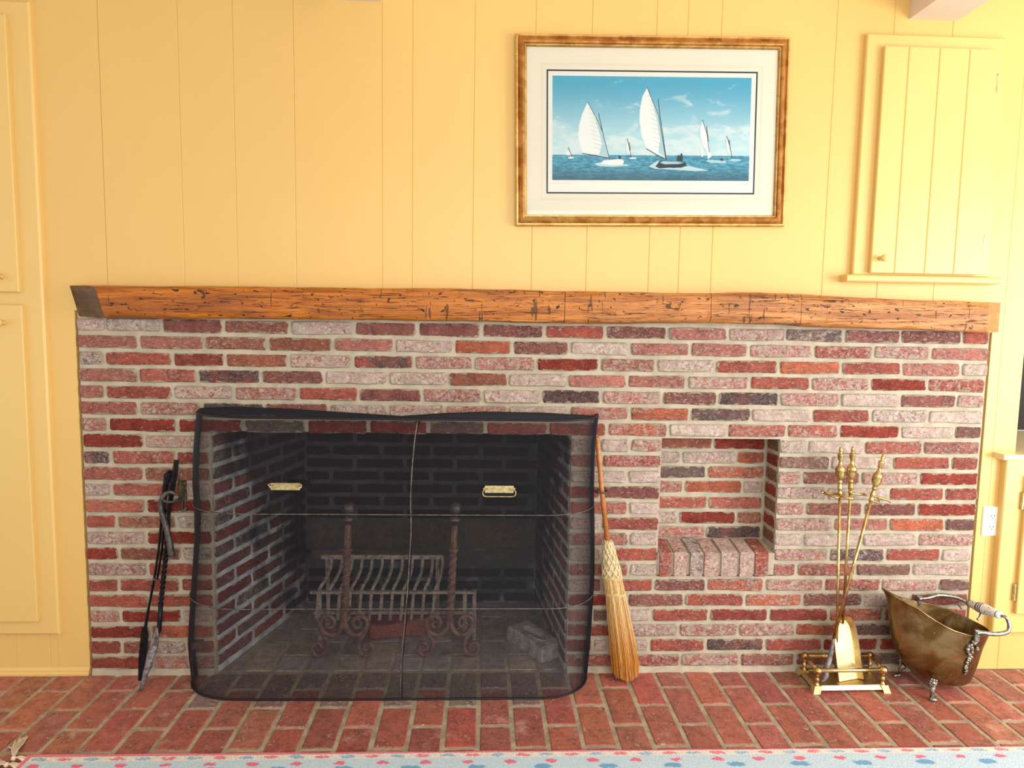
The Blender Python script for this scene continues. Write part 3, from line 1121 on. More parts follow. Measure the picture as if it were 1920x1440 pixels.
def boarded_door(parent, xs, z0, z1, y0, y1, mat=PAINT_CAB):
    d = put('door', MB().box(xs[0] + .002, xs[-1] - .002, y0 + .008, y1, z0 + .002, z1 - .002), mat, parent)
    for a, b in zip(xs, xs[1:]):
        put('door_board', MB().cbox(a + .0003, b - .0003, y0, y0 + .009, z0, z1, 0.0025), mat, d)
    return d


lc = thing('tall_cupboard', 'tall yellow painted built-in cupboard with two doors left of the brick wall', 'cupboard', (-0.45, -0.011, 0.167))
fr = MB()
fr.cbox(-0.80, -0.098, -0.022, 0.0, 0.167, 2.425, 0.006)
put('frame', fr, PAINT_CAB, lc)
d = boarded_door(lc, [-0.72, -0.58, -0.44, -0.30, -0.168], 1.434, 2.372, -0.040, -0.022)
knob(d, -0.2255, -0.040, 1.487)
d = boarded_door(lc, [-0.72, -0.58, -0.44, -0.305, -0.162], 0.225, 1.389, -0.040, -0.022)
knob(d, -0.2265, -0.040, 1.326)

rc_ = thing('wall_cupboard', 'small yellow painted wall cupboard with boarded door above right end of mantel', 'cupboard', (3.1, -0.011, 1.52))
put('frame', MB().cbox(2.842, 3.362, -0.022, 0.0, 1.552, 2.415, 0.004), PAINT_CAB, rc_)
d = boarded_door(rc_, [2.897, 2.9865, 3.1005, 3.2115, 3.320], 1.560, 2.366, -0.044, -0.022)
knob(d, 2.930, -0.044, 1.612)
for hz in (1.672, 2.250):
    put('hinge', MB().cbox(3.3205, 3.3285, -0.040, -0.022, hz - 0.034, hz + 0.034, 0.002), PLATE, rc_)
sl = MB()
sl.prism([(-0.0, 1.526), (-0.046, 1.526), (-0.052, 1.531), (-0.053, 1.541), (-0.050, 1.549), (-0.044, 1.552), (0.0, 1.552)], 2.806, 3.392, 'yz')
put('sill', sl, PAINT_CAB, rc_)

cc = thing('counter_cupboard', 'low yellow painted cupboard under a counter at the right edge beside the socket', 'cupboard', (4.0, -0.015, 0.165))
put('frame', MB().cbox(3.490, 4.6, -0.030, 0.0, 0.165, 0.862, 0.004), PAINT_CAB, cc)
d = boarded_door(cc, [3.566, 3.70, 3.84, 3.98, 4.12], 0.25, 0.80, -0.048, -0.030)
for hz in (0.335, 0.70):
    put('hinge', MB().cbox(3.5555, 3.5650, -0.042, -0.030, hz - 0.034, hz + 0.034, 0.002), PLATE, cc)
ct = MB().cbox(3.458, 4.65, -0.055, 0.545, 0.8625, 0.884, 0.003)
tag(put('counter_ledge', ct, m_plain('counter_paint', (236, 214, 160), 0.3)), 'yellow painted counter ledge above low cupboard at right edge', 'counter')

so = thing('wall_socket', 'white double socket plate on yellow boarding right of brick wall', 'socket', (3.469, -0.004, 0.55))
pl = MB().cbox(3.434, 3.504, -0.0065, 0.0, 0.550, 0.668, 0.003)
put('cover_plate', pl, WHITE_PL, so)
for cz in (0.631, 0.587):
    rcp = put('receptacle', MB().lathe([(.0168, 0), (.0168, .0025), (.0155, .0035)], (3.469, -0.006, cz), (0, -1, 0), 20), WHITE_PL, so)
    sm = MB()
    for dx in (-.0062, .0062):
        sm.box(3.469 + dx - .0012, 3.469 + dx + .0012, -0.0101, -0.009, cz - .002, cz + .006)
    sm.lathe([(.0022, 0), (.0022, .001)], (3.469, -0.0092, cz - .0085), (0, -1, 0), 8)
    put('slots', sm, DARK, rcp)
put('screw', MB().lathe([(.003, 0), (.003, .0012), (.001, .0018)], (3.469, -0.0065, 0.609), (0, -1, 0), 10), WHITE_PL, so)

# ============================================================ picture
pic = thing('framed_print', 'gilt framed print of white sailboats on a blue sea hung on yellow wall', 'picture', (2.0722, -0.001, 2.0485))
pic.rotation_euler = (0, radians(-1.1), 0)
HW, HH = 0.4955, 0.334
prof = [(0, -0.001), (0, -.018), (.004, -.024), (.008, -.024), (.012, -.019), (.018, -.024), (.026, -.0285), (.031, -.026), (.034, -.019), (.037, -.019), (.040, -.013), (.040, -.003)]


def frame_side(k):
    mb = MB()
    rot = Matrix.Rotation(k * pi / 2, 4, 'Y')
    a, b = (HW, HH) if k % 2 == 0 else (HH, HW)
    vs = []
    for s in (-1, 1):
        for dd, y in prof:
            vs.append(rot @ Vector((s * (a - dd), y, b - dd)))
    n = len(prof)
    hi = (2, 3, 9, 10)
    for i in range(n):
        j = (i + 1) % n
        mb.cur = 1 if i in (1, 2, 8, 9) else 0
        mb.add([vs[i], vs[j], vs[n + j], vs[n + i]], [(0, 1, 2, 3)])
    mb.cur = 0
    mb.add(vs, [tuple(range(n)), tuple(range(2 * n - 1, n - 1, -1))])
    return mb


for k in range(4):
    put('frame_side', frame_side(k), [GILT, GILT_HI], pic, False, (0, 0, 0))
iw, ih = HW - 0.039, HH - 0.039
put('mat_board', MB().box(-iw, iw, -0.0075, -0.004, -ih, ih), MAT, pic, False, (0, 0, 0))


def border(x0, x1, z0, z1, t, y0, y1):
    mb = MB()
    mb.box(x0, x1, y0, y1, z1 - t, z1)
    mb.box(x0, x1, y0, y1, z0, z0 + t)
    mb.box(x0, x0 + t, y0, y1, z0 + t, z1 - t)
    mb.box(x1 - t, x1, y0, y1, z0 + t, z1 - t)
    return mb


X0, X1 = -HW + 0.113 * 2 * HW, HW - 0.113 * 2 * HW
Z1, Z0 = HH - 0.175 * 2 * HH, -HH + 0.175 * 2 * HH
put('navy_border', border(X0, X1, Z0, Z1, 0.0054, -0.0083, -0.0076), NAVY, pic, False, (0, 0, 0))
put('mat_line', border(X0 - 0.019, X1 + 0.019, Z0 - 0.023, Z1 + 0.021, 0.0007, -0.0079, -0.0076), MATLINE, pic, False, (0, 0, 0))
put('mat_line', border(X0 - 0.015, X1 + 0.015, Z0 - 0.018, Z1 + 0.016, 0.0006, -0.0079, -0.0076), MATLINE, pic, False, (0, 0, 0))
put('print_margin', MB().box(X0 + .004, X1 - .004, -0.0081, -0.0077, Z0 + .004, Z1 - .004), PAPER, pic, False, (0, 0, 0))
PX0, PX1 = -HW + 0.1345 * 2 * HW, HW - 0.1355 * 2 * HW
PZ1, PZ0 = HH - 0.207 * 2 * HH, -HH + 0.247 * 2 * HH
pr = bpy.data.objects.new('print', mesh_of('print', MB().box(0, PX1 - PX0, 0, 0.0003, 0, PZ1 - PZ0), PRINT))
COL.objects.link(pr)
pr.parent = pic
pr.location = (PX0, -0.0088, PZ0)
PWd, PHt = PX1 - PX0, PZ1 - PZ0


def q(px, py):   # coordinates read off the print itself -> metres on the sheet
    return ((px - 323) / 1268.0 * PWd, (997 - py) / 675.0 * PHt)


LV = [0]


def ink(name, poly, mat):
    LV[0] += 1
    dy = -0.00006 * LV[0]
    P = [q(*p) for p in poly]
    mb = MB().prism(P, dy - 0.00004, dy)
    o = bpy.data.objects.new(name, mesh_of(name, mb, mat))
    COL.objects.link(o)
    o.parent = pr
    return o


def line_poly(pts, w):
    a, b = [], []
    for i, p in enumerate(pts):
        p0, p1 = pts[max(i - 1, 0)], pts[min(i + 1, len(pts) - 1)]
        dx, dy = p1[0] - p0[0], p1[1] - p0[1]
        L = math.hypot(dx, dy)
        nx, ny = -dy / L * w / 2, dx / L * w / 2
        a.append((p[0] + nx, p[1] + ny))
        b.append((p[0] - nx, p[1] - ny))
    return a + b[::-1]


def sailboat(sail, shade, boom, mast, hull, hullmat, foam):
    ink('printed_sail', sail, SAIL)
    if shade:
        ink('printed_shade', shade, SAIL_SH)
    for m_ in mast:
        ink('printed_mast', line_poly(m_, 4), INKDARK)
    if boom:
        ink('printed_boom', line_poly(boom, 5), INKDARK)
    if foam:
        ink('printed_foam', foam, FOAM)
    ink('printed_hull', hull, hullmat)


sailboat([(545, 490), (512, 565), (492, 640), (488, 700), (497, 765), (515, 820), (600, 832), (686, 850), (664, 760), (636, 670), (590, 575)],
         [(590, 590), (636, 670), (664, 760), (682, 845), (620, 833), (640, 760), (620, 680)],
         [(512, 822), (600, 836), (690, 852)], [[(545, 488), (600, 590), (640, 675), (688, 860)], [(615, 560), (642, 680)]],
         [(632, 888), (650, 866), (700, 862), (765, 856), (782, 872), (774, 893), (700, 898)], SAIL,
         [(590, 888), (640, 878), (700, 890), (800, 892), (820, 900), (720, 908), (620, 905)])
ink('printed_figure', [(744, 858), (745, 838), (752, 832), (760, 840), (765, 858)], INKDARK)
sailboat([(922, 393), (893, 450), (877, 540), (877, 610), (890, 700), (925, 790), (985, 822), (1050, 857), (1032, 740), (1005, 600), (965, 490)],
         [(960, 500), (1005, 600), (1032, 740), (1046, 848), (1000, 815), (1010, 730), (990, 610)],
         [(922, 788), (990, 828), (1058, 860)], [[(922, 391), (1000, 580), (1050, 858)], [(994, 465), (1005, 560), (1022, 660), (1052, 855)]],
         [(982, 905), (1003, 880), (1020, 866), (1100, 868), (1176, 874), (1183, 898), (1150, 912), (1080, 912), (1010, 918)], INKDARK,
         [(940, 905), (1000, 866), (1010, 900), (1100, 916), (1200, 900), (1330, 930), (1240, 934), (1080, 925), (980, 920)])
ink('printed_deck', [(1012, 880), (1030, 870), (1120, 872), (1170, 880), (1130, 888), (1040, 890)], SAIL_SH)
ink('printed_figure', [(1120, 866), (1124, 836), (1132, 826), (1140, 838), (1148, 816), (1156, 822), (1160, 868)], INKDARK)
sailboat([(1280, 600), (1268, 655), (1270, 710), (1292, 775), (1335, 832), (1330, 770), (1312, 690)], None, None,
         [[(1280, 598), (1312, 690), (1336, 850)], [(1308, 640), (1322, 740)]],
         [(1305, 868), (1330, 858), (1400, 862), (1445, 866), (1436, 880), (1340, 880)], SAIL_SH, None)
ink('printed_sail', [(1277, 740), (1272, 800), (1278, 840), (1290, 838), (1286, 780)], SAIL)
ink('printed_sail', [(1310, 800), (1322, 856), (1344, 838), (1336, 812)], SAIL)
ink('printed_figure', [(1402, 864), (1406, 846), (1418, 850), (1422, 866)], INKDARK)
sailboat([(1440, 705), (1436, 760), (1448, 806), (1474, 834), (1468, 780)], None, None,
         [[(1440, 703), (1462, 770), (1478, 850)], [(1456, 728), (1464, 790)]],
         [(1452, 862), (1480, 852), (1530, 854), (1534, 866), (1490, 870)], SAIL_SH, None)
sailboat([(800, 725), (793, 775), (798, 810), (824, 836), (820, 790)], None, None, [[(800, 724), (826, 845)], [(812, 750), (820, 800)]],
         [(812, 852), (826, 846), (860, 848), (858, 857), (820, 858)], SAIL, None)
sailboat([(424, 800), (402, 832), (446, 838), (438, 815)], None, None, [[(424, 785), (446, 842)]],
         [(420, 852), (436, 845), (460, 848), (458, 856), (430, 858)], SAIL, None)
# battens on the two big sails, pencilled signature lines under the print
for y in range(530, 800, 28):
    ink('printed_seam', line_poly([(548 + (y - 530) * .15, y), (590 + (y - 530) * .28, y + 22)], 1.6), SAIL_SH)
for y in range(440, 800, 30):
    ink('printed_seam', line_poly([(930 + (y - 440) * .12, y), (955 + (y - 440) * .24, y + 22)], 1.6), SAIL_SH)
sg = MB()
for (cx, w, zz, am) in ((-HW + 0.165, 0.075, PZ0 - 0.012, 0.0035), (0.0 - 0.02, 0.066, PZ0 - 0.013, 0.0018), (0.0 - 0.02, 0.030, PZ0 - 0.022, 0.0012), (HW - 0.15, 0.03, PZ0 - 0.012, 0.0025)):
    pts = [(cx + w * i / 40 - w / 2, -0.0084, zz + am * math.sin(i * 1.9) * math.cos(i * .53)) for i in range(41)]
    sg.tube(pts, 0.00035, 4)
put('pencil_signature', sg, MATLINE, pic, False, (0, 0, 0))
put('glazing', MB().box(-iw, iw, -0.0125, -0.0110, -ih, ih), GLASS, pic, False, (0, 0, 0))

# ============================================================ fire screen
sc_ = thing('fire_screen', 'black wire mesh fire screen with rounded corners standing before the firebox', 'fire screen', (1.16, -0.1, 0))
XLt = [(0, .395), (.155, .382), (.34, .398), (.63, .424), (.75, .416), (.9, .425), (1.01, .438)]
XRt = [(0, 1.884), (.17, 1.894), (.39, 1.901), (.60, 1.896), (.72, 1.890), (.85, 1.889), (.96, 1.893), (1.01, 1.900)]
DZ = [(0, .190), (.3, .192), (.7, .190), (1.02, .186)]


def scr(u, z, off=0.0, wob=True):
    """u in 0..3: left corner, front, right corner"""
    xl, xr, D = interp(z, XLt), interp(z, XRt), interp(z, DZ)
    rl, rr = 0.23, 0.19
    y_in = -0.012
    if u <= 1:
        a = u * pi / 2
        x = xl + rl - (rl + off) * cos(a)
        y = y_in - (D + y_in + off) * sin(a) ** 0.92
    elif u <= 2:
        x = lerp(xl + rl, xr - rr, u - 1)
        y = -(D + off)
    else:
        a = (3 - u) * pi / 2
        x = xr - rr + (rr + off) * cos(a)
        y = y_in - (D + y_in + off) * sin(a) ** 0.92
    if wob:
        y += mnoise.noise(Vector((u * 1.6, z * 2.3, 4))) * 0.006
    return Vector((x, y, z))


def u_steps(pitch):
    us = []
    n = 600
    pts = [scr(3 * i / n, 0.5, 0, False) for i in range(n + 1)]
    acc = 0
    nxt = 0
    for i in range(n):
        L = (pts[i + 1] - pts[i]).length
        while nxt <= acc + L:
            us.append(3 * (i + (nxt - acc) / L) / n)
            nxt += pitch
        acc += L
    return us


ZTOP = 1.017
PITCH = 0.0036
WR = 0.00046


def wires(mb, paths, r, n=3):
    for pts in paths:
        mb.tube(pts, r, n, cap=False, up=(0.3, 1, 0.2))


uv = u_steps(PITCH)
uh = u_steps(0.030) + [3.0]
zlev = [0.0 + ZTOP * i / 9 for i in range(10)]
g1 = MB()
for u in uv:
    pts = [scr(u, z) for z in zlev]
    g1.tube(pts, WR, 3, cap=False, up=(0.3, 1, 0.2))
nz_ = int(ZTOP / PITCH)
for i in range(nz_):
    z = (i + 0.5) * PITCH
    g1.tube([scr(u, z) for u in uh], WR, 3, cap=False, up=(0, 0, 1))
o = put('wire_gauze', g1, WIRE, sc_)
o['kind'] = 'stuff'


def back_rim(x):
    t = (x - 0.438) / (1.903 - 0.438)
    return Vector((x, -0.014, interp(t, [(0, 1.020), (.08, 1.026), (.2, 1.022), (.38, 1.008), (.50, 0.998), (.60, 1.010), (.72, 1.018), (.86, 1.016), (1, 1.006)])))


# gauze hood between the front rim and the brick
g2 = MB()
for u in uv[::1]:
    p = scr(u, ZTOP)
    if p.y > -0.02:
        continue
    b_ = back_rim(p.x)
    m_ = (p + b_) / 2 + Vector((0, 0, 0.006))
    g2.tube([p, m_, b_], WR, 3, cap=False, up=(1, 0, 0))
for i in range(46):
    y = -0.018 - i * PITCH
    ptsx = []
    for k in range(60):
        x = lerp(0.43, 1.91, k / 59)
        # inside the plan curve?
        uu = [scr(3 * j / 60, ZTOP) for j in range(61)] if k == 0 and i == 0 else uu
        fy = 0
        for a_, b2 in zip(uu, uu[1:]):
            if a_.x <= x <= b2.x:
                fy = lerp(a_.y, b2.y, (x - a_.x) / max(b2.x - a_.x, 1e-6))
                break
        if y > fy:
            bz = back_rim(x).z
            t = (y + 0.014) / (fy + 0.014)
            ptsx.append(Vector((x, y, lerp(bz, ZTOP, t) + 0.006 * sin(pi * t))))
    if len(ptsx) > 2:
        g2.tube(ptsx, WR, 3, cap=False, up=(0, 1, 0))
o = put('hood_gauze', g2, WIRE, sc_)
o['kind'] = 'stuff'
us = [3 * i / 72 for i in range(73)]
put('top_rim', MB().tube([scr(u, ZTOP) for u in us], 0.0042, 6), RIM, sc_, True)
put('back_rim', MB().tube([back_rim(lerp(0.440, 1.901, i / 60)) for i in range(61)], 0.0055, 6), RIM, sc_, True)
bm_ = MB()
bm_.tube([scr(u, 0.004, 0.001) for u in us], 0.0038, 6)
put('bottom_rim', bm_, RIM, sc_, True)
for uu_, nm in ((0.0, 'side_rim'), (3.0, 'side_rim')):
    put(nm, MB().tube([scr(uu_, ZTOP * i / 20) for i in range(21)], 0.0075, 8), RIM, sc_, True)
for z in (0.681, 0.341):
    put('cross_rod', MB().tube([scr(u, z, 0.0032) for u in us], 0.0021, 6), RODM, sc_, True)
sm_ = [scr(1.0 + (0.519 - 0.014 * i / 20 - 0.010 * (i / 20) ** 2) if False else lerp(1.527, 1.556, i / 20), ZTOP * i / 20, 0.0025) for i in range(21)]
put('centre_seam', MB().tube(sm_, 0.0024, 6), RODM, sc_, True)
# the right hand curtain laps over the left one: a folded hem each side of the seam
put('seam_hem', MB().tube([p + Vector((0.006, 0.0015, 0)) for p in sm_], 0.0013, 4), RIM, sc_, True)


def pull(cx, cz, up_):
    y = -0.1985
    P = MB()
    w, h = 0.050, 0.0125
    poly = [(-w, -h), (w, -h), (w, -h * .2), (w + .006, -h * .2), (w + .006, h * .3), (w, h * .5), (w, h), (-w, h), (-w, h * .5), (-w - .006, h * .3), (-w - .006, -h * .2), (-w, -h * .2)]
    s = 1 if not up_ else -1
    P.prism([(cx + a, cz + b * s) for a, b in poly], y - 0.002, y)
    pt = put('pull_plate', P, PLATE, sc_)
    for dx in (-.039, .039):
        put('rivet', MB().ball((cx + dx, y - .003, cz), 0.0042, 8), PLATE, pt, True)
    sg_ = 1 if up_ else -1
    hgt = 0.010 if up_ else 0.024
    c = [(cx - .040, y - .005, cz), (cx - .055, y - .006, cz + sg_ * .004), (cx - .057, y - .007, cz + sg_ * hgt * .6), (cx - .048, y - .008, cz + sg_ * hgt),
         (cx, y - .009, cz + sg_ * hgt), (cx + .048, y - .008, cz + sg_ * hgt), (cx + .057, y - .007, cz + sg_ * hgt * .6), (cx + .055, y - .006, cz + sg_ * .004), (cx + .040, y - .005, cz)]
    put('pull_ring', MB().tube(smooth_path(c, 4), 0.0018, 6), PLATE, pt, True)


pull(0.7965, 0.781, True)
pull(1.5325, 0.7755, False)

# ============================================================ andirons, grate, loose bricks
def andiron(x, lean, label):
    A = 0.115
    t = thing('andiron', label, 'andiron', (x, A, 0), 'scrolled andirons in the firebox')
    T = lambda dx, z, dy=0.0: (x + dx + lean * (z - 0.19), A + dy, z)
    p = MB()
    p.tube([T(0, .18), T(0, .20)], .016, 8)
    zs_ = [.20 + .25 * i / 40 for i in range(41)]
    p.tube([T(0, z) for z in zs_], .0165, 4, twist=0.32)
    p.tube([T(0, .445), T(0, .457)], .021, 10)
    p.tube([T(0, .455), T(0, .56)], [.0145, .0125], 8)
    put('post', p, RUST, t)
    c = MB()
    c.lathe([(.013, 0), (.016, .008), (.026, .018), (.028, .022), (.016, .030), (.014, .036)], T(0, .552), (0, 0, 1), 14)
    c.ball(T(0, .618), .0265, 14)
    put('ball_finial', c, IRON_GREY, t, True)
    for s in (-1, 1):
        f = MB()
        big = [(0, .205), (.004, .15), (.016, .115), (.040, .096), (.068, .100), (.088, .120), (.094, .146), (.083, .168), (.060, .174),
               (.041, .162), (.037, .142), (.048, .128), (.064, .130), (.069, .144), (.059, .152)]
        f.tube(smooth_path([T(s * a, b) for a, b in big], 4), [lerp(.0125, .006, min(1, i / 56)) for i in range(57)], 8)
        small = [(.090, .128), (.080, .098), (.066, .074), (.062, .050), (.070, .026), (.090, .011), (.112, .018), (.121, .042), (.110, .062), (.092, .060),
                 (.084, .044), (.092, .032), (.102, .038)]
        f.tube(smooth_path([T(s * a, b) for a, b in small], 4), [lerp(.0105, .006, min(1, i / 48)) for i in range(49)], 8)
        put('scroll_foot', f, RUST, t, True)
    b = MB()
    b.tube([T(0, .16), T(0, .155, .05), T(0, .15, .38)], .010, 6)
    b.tube([T(0, .16, .37), T(0, 0.0, .37)], .010, 6)
    put('billet_bar', b, RUST, t)


andiron(0.9285, 0.05, 'rusty iron andiron with scrolled feet, left of the centre seam')
andiron(1.3500, 0.04, 'rusty iron andiron with scrolled feet, right of the centre seam')

gt = thing('fire_grate', 'ash covered iron basket grate with curved bars between the andirons', 'grate', (1.08, 0.3, 0))
r_ = MB()
put('front_rail', MB().box(0.768, 1.450, 0.215, 0.228, 0.2235, 0.2345), GRATE, gt)
put('top_rail', MB().box(0.775, 1.300, 0.372, 0.386, 0.316, 0.334), GRATE, gt)
put('lower_rail', MB().box(0.775, 1.44, 0.235, 0.25, 0.128, 0.140), GRATE, gt)
for i in range(12):
    x = 0.800 + 0.0437 * i
    mb = MB().tube(smooth_path([(x - 0.012, 0.230, 0.105), (x - .006, 0.231, 0.165), (x, 0.236, 0.232), (x + .016, 0.285, 0.262), (x + .022, 0.355, 0.285), (x + .022, 0.376, 0.330)], 3), 0.0068, 5)
    put('grate_bar', mb, GRATE, gt)
for x in (0.80, 1.405, 1.445):
    put('leg', MB().tube([(x, 0.24, 0.232), (x, 0.24, 0.0)], 0.009, 5), GRATE, gt)
for x in (0.80, 1.28):
    put('leg', MB().tube([(x, 0.385, 0.325), (x, 0.40, 0.0)], 0.009, 5), GRATE, gt)


def loose(name, label, x, y, z, w, h, d, rot, tint, cat='brick'):
    me = with_mat(FULL[2], PAVER)
    o = bpy.data.objects.new(name, me)
    COL.objects.link(o)
    o.location = (x, y, z)
    o.scale = (w, d, h)
    o.rotation_euler = rot
    o['tint'] = list(srgb(*tint))[:3]
    o['wht'] = 0.15
    o['drk'] = 0.1
    return tag(o, label, cat)


loose('loose_brick', 'loose red brick lying under the fire grate', 1.135, 0.285, 0.036, 0.27, 0.068, 0.10, (0, 0.0, radians(14)), (160, 84, 70))
fb = thing('frogged_brick', 'dusty grey brick with an oval hollow on top at right of firebox', 'brick', (1.70, 0.20, 0))
ang = radians(-58)
M_ = Matrix.Translation((1.70, 0.20, 0)) @ Matrix.Rotation(ang, 4, 'Z')
DUST = m_plain('dusty_clay', (196, 188, 184), 0.9, 0, 0.4, 60, 0.3)
mb = MB()
poly = lambda a, b: [(-a, -b), (a, -b), (a, b), (-a, b)]
P0, P1, P2 = poly(.122, .056), poly(.122, .056), poly(.112, .048)
vs = [(x, y, 0.0) for x, y in P0] + [(x, y, .052) for x, y in P1] + [(x, y, .060) for x, y in P2]
mb.add(vs, [(3, 2, 1, 0)] + [(i, (i + 1) % 4, 4 + (i + 1) % 4, 4 + i) for i in range(4)] + [(4 + i, 4 + (i + 1) % 4, 8 + (i + 1) % 4, 8 + i) for i in range(4)])
N = 20
ov = [(.085 * cos(2 * pi * i / N), .032 * sin(2 * pi * i / N), .060) for i in range(N)]
o2 = [(.070 * cos(2 * pi * i / N), .022 * sin(2 * pi * i / N), .045) for i in range(N)]
b0 = len(mb.v)
mb.add(ov + o2, [(i, (i + 1) % N, N + (i + 1) % N, N + i) for i in range(N)] + [tuple(range(N, 2 * N))])
# top face ring around the oval
cor = [8, 9, 10, 11]
for i in range(N):
    a0 = 2 * pi * (i + .5) / N
    qd = 2 if (cos(a0) >= 0 and sin(a0) >= 0) else (3 if (cos(a0) < 0 and sin(a0) >= 0) else (0 if cos(a0) < 0 else 1))
    mb.f.append((b0 + (i + 1) % N, b0 + i, cor[qd])); mb.m.append(0)
for i, (a, b) in ((0, (2, 1)), (5, (3, 2)), (10, (0, 3)), (15, (1, 0))):
    mb.f.append((b0 + i, cor[a], cor[b])); mb.m.append(0)
mb.move(M_)
put('clay_body', mb, DUST, fb)
rg = MB().tube([M_ @ Vector((.078 * cos(2 * pi * i / 24), .027 * sin(2 * pi * i / 24), .060)) for i in range(24)], .004, 5, closed=True)
put('oval_rim', rg, DUST, fb, True)

# ============================================================ iron tools at the left
hk = thing('tool_hook', 'iron hook plate fixed to the brick beside the left edge of fire screen', 'hook', (0.36, -0.006, 0.70))
put('back_plate', MB().cbox(0.349, 0.378, -0.014, -0.006, 0.672, 0.752, 0.002), m_metal('hook_brass', (120, 110, 70), (60, 54, 40), .45, 60, .3, .6), hk)
hm = MB()
hm.tube(smooth_path([(0.372, -0.012, 0.70), (0.366, -0.05, 0.692), (0.345, -0.075, 0.690), (0.322, -0.072, 0.697), (0.312, -0.06, 0.712)], 5), .0052, 8)
put('prong', hm, IRON_GREY, hk, True)
put('prong', MB().tube(smooth_path([(0.366, -0.012, 0.695), (0.368, -0.024, 0.665), (0.374, -0.036, 0.648), (0.384, -0.036, 0.650), (0.386, -0.036, 0.662)], 5), .0045, 8), IRON_GREY, hk, True)

sh = thing('iron_shovel', 'black iron hearth shovel with twisted shaft and pale worn blade leaning on brick', 'shovel', (0.24, -0.13, 0))
sf = MB()
sf.tube([(0.3614, -0.044, 0.838), (0.357, -0.050, 0.79), (0.3471, -0.052, 0.743), (0.340, -0.050, 0.70)], [.0095, .0105, .0110, .0095], 4, up=(1, 0, 0))
sf.tube([(0.340, -0.050, 0.70), (0.3288, -0.048, 0.643), (0.324, -0.048, 0.555)], [.0085, .0075, .0085], 4, up=(1, 0, 0))
put('handle', sf, IRON, sh)
tw = [Vector((0.324, -0.048, 0.56)).lerp(Vector((0.296, -0.062, 0.30)), i / 48) for i in range(49)]
put('twisted_shaft', MB().tube(tw, .0092, 4, twist=0.42), IRON, sh)
put('neck', MB().tube([(0.297, -0.061, 0.31), (0.292, -0.065, 0.24), (0.290, -0.068, 0.205), (0.276, -0.078, 0.180)], [.009, .0088, .0088, .008], 6), IRON, sh, True)
bd = MB()
tip = Vector((0.241, -0.134, 0.002))
L1, L2, R1, R2 = Vector((0.283, -0.050, 0.238)), Vector((0.262, -0.062, 0.165)), Vector((0.292, -0.080, 0.195)), Vector((0.288, -0.088, 0.14))
mid1, mid2 = Vector((0.276, -0.100, 0.185)), Vector((0.262, -0.112, 0.115))
tip2 = tip + Vector((0.010, 0.002, 0.004))
rows = [[L1, L1.lerp(R1, .5) + Vector((0, -.012, 0)), R1], [L2, mid1.lerp(mid2, .5), R2], [L2.lerp(tip, .5), mid2.lerp(tip, .4), R2.lerp(tip2, .5)], [tip, tip.lerp(tip2, .5), tip2]]
vs = [v for r_ in rows for v in r_]
vs += [v + Vector((0.002, 0.003, 0)) for v in vs]
fs = []
for i in range(3):
    for j in range(2):
        a = i * 3 + j
        fs.append((a, a + 1, a + 4, a + 3))
        fs.append((12 + a + 3, 12 + a + 4, 12 + a + 1, 12 + a))
ring = [0, 1, 2, 5, 8, 11, 10, 9, 6, 3]
for i in range(len(ring)):
    a, b = ring[i], ring[(i + 1) % len(ring)]
    fs.append((a, 12 + a, 12 + b, b))
bd.add(vs, fs)
o = put('blade', bd, STEEL, sh, True)
o['label'] = 'pale worn iron blade'

tg = thing('fire_tongs', 'thin black iron fire tongs standing left of the twisted shovel', 'tongs', (0.20, -0.04, 0))
a1 = MB().tube([(0.3345, -0.034, 0.795), (0.3230, -0.037, 0.782), (0.3105, -0.038, 0.70), (0.3015, -0.038, 0.640)], [.007, .0125, .012, .009], 4, up=(1, 0, 0))
a1.tube([(0.3345, -0.030, 0.795), (0.335, -0.026, 0.70)], .008, 4, up=(1, 0, 0))
put('spring_bow', a1, IRON, tg)
put('arm', MB().tube([(0.3020, -0.038, 0.650), (0.2840, -0.038, 0.500), (0.2610, -0.038, 0.372)], [.0055, .0045, .0045], 4), IRON, tg)
put('arm', MB().tube([(0.3080, -0.030, 0.650), (0.2925, -0.030, 0.500), (0.2710, -0.030, 0.385)], [.0055, .0045, .0045], 4), IRON, tg)
put('rivet', MB().ball((0.266, -0.040, 0.388), .0055, 8), IRON_GREY, tg, True)
put('shank', MB().tube([(0.2645, -0.036, 0.392), (0.2440, -0.040, 0.290), (0.2290, -0.044, 0.205)], [.005, .0045, .006], 5), IRON, tg)
put('flat_tip', MB().prism([(0.219, 0.206), (0.2345, 0.210), (0.239, 0.172), (0.231, 0.10), (0.208, 0.001), (0.1985, 0.0), (0.203, 0.09), (0.213, 0.165)], -0.050, -0.043), IRON, tg)

cr = thing('crook_poker', 'short grey iron crook handle hanging from the hook over the shovel', 'poker', (0.34, -0.07, 0.48))
pts = smooth_path([(0.366, -0.068, 0.716), (0.350, -0.072, 0.7265), (0.329, -0.075, 0.717), (0.314, -0.076, 0.690), (0.315, -0.074, 0.655), (0.3265, -0.070, 0.606), (0.3375, -0.068, 0.546), (0.3445, -0.068, 0.487)], 5)
put('crook', MB().tube(pts, [lerp(.0065, .0125, (i / (len(pts) - 1)) ** 1.3) for i in range(len(pts))], 8), IRON_GREY, cr, True)

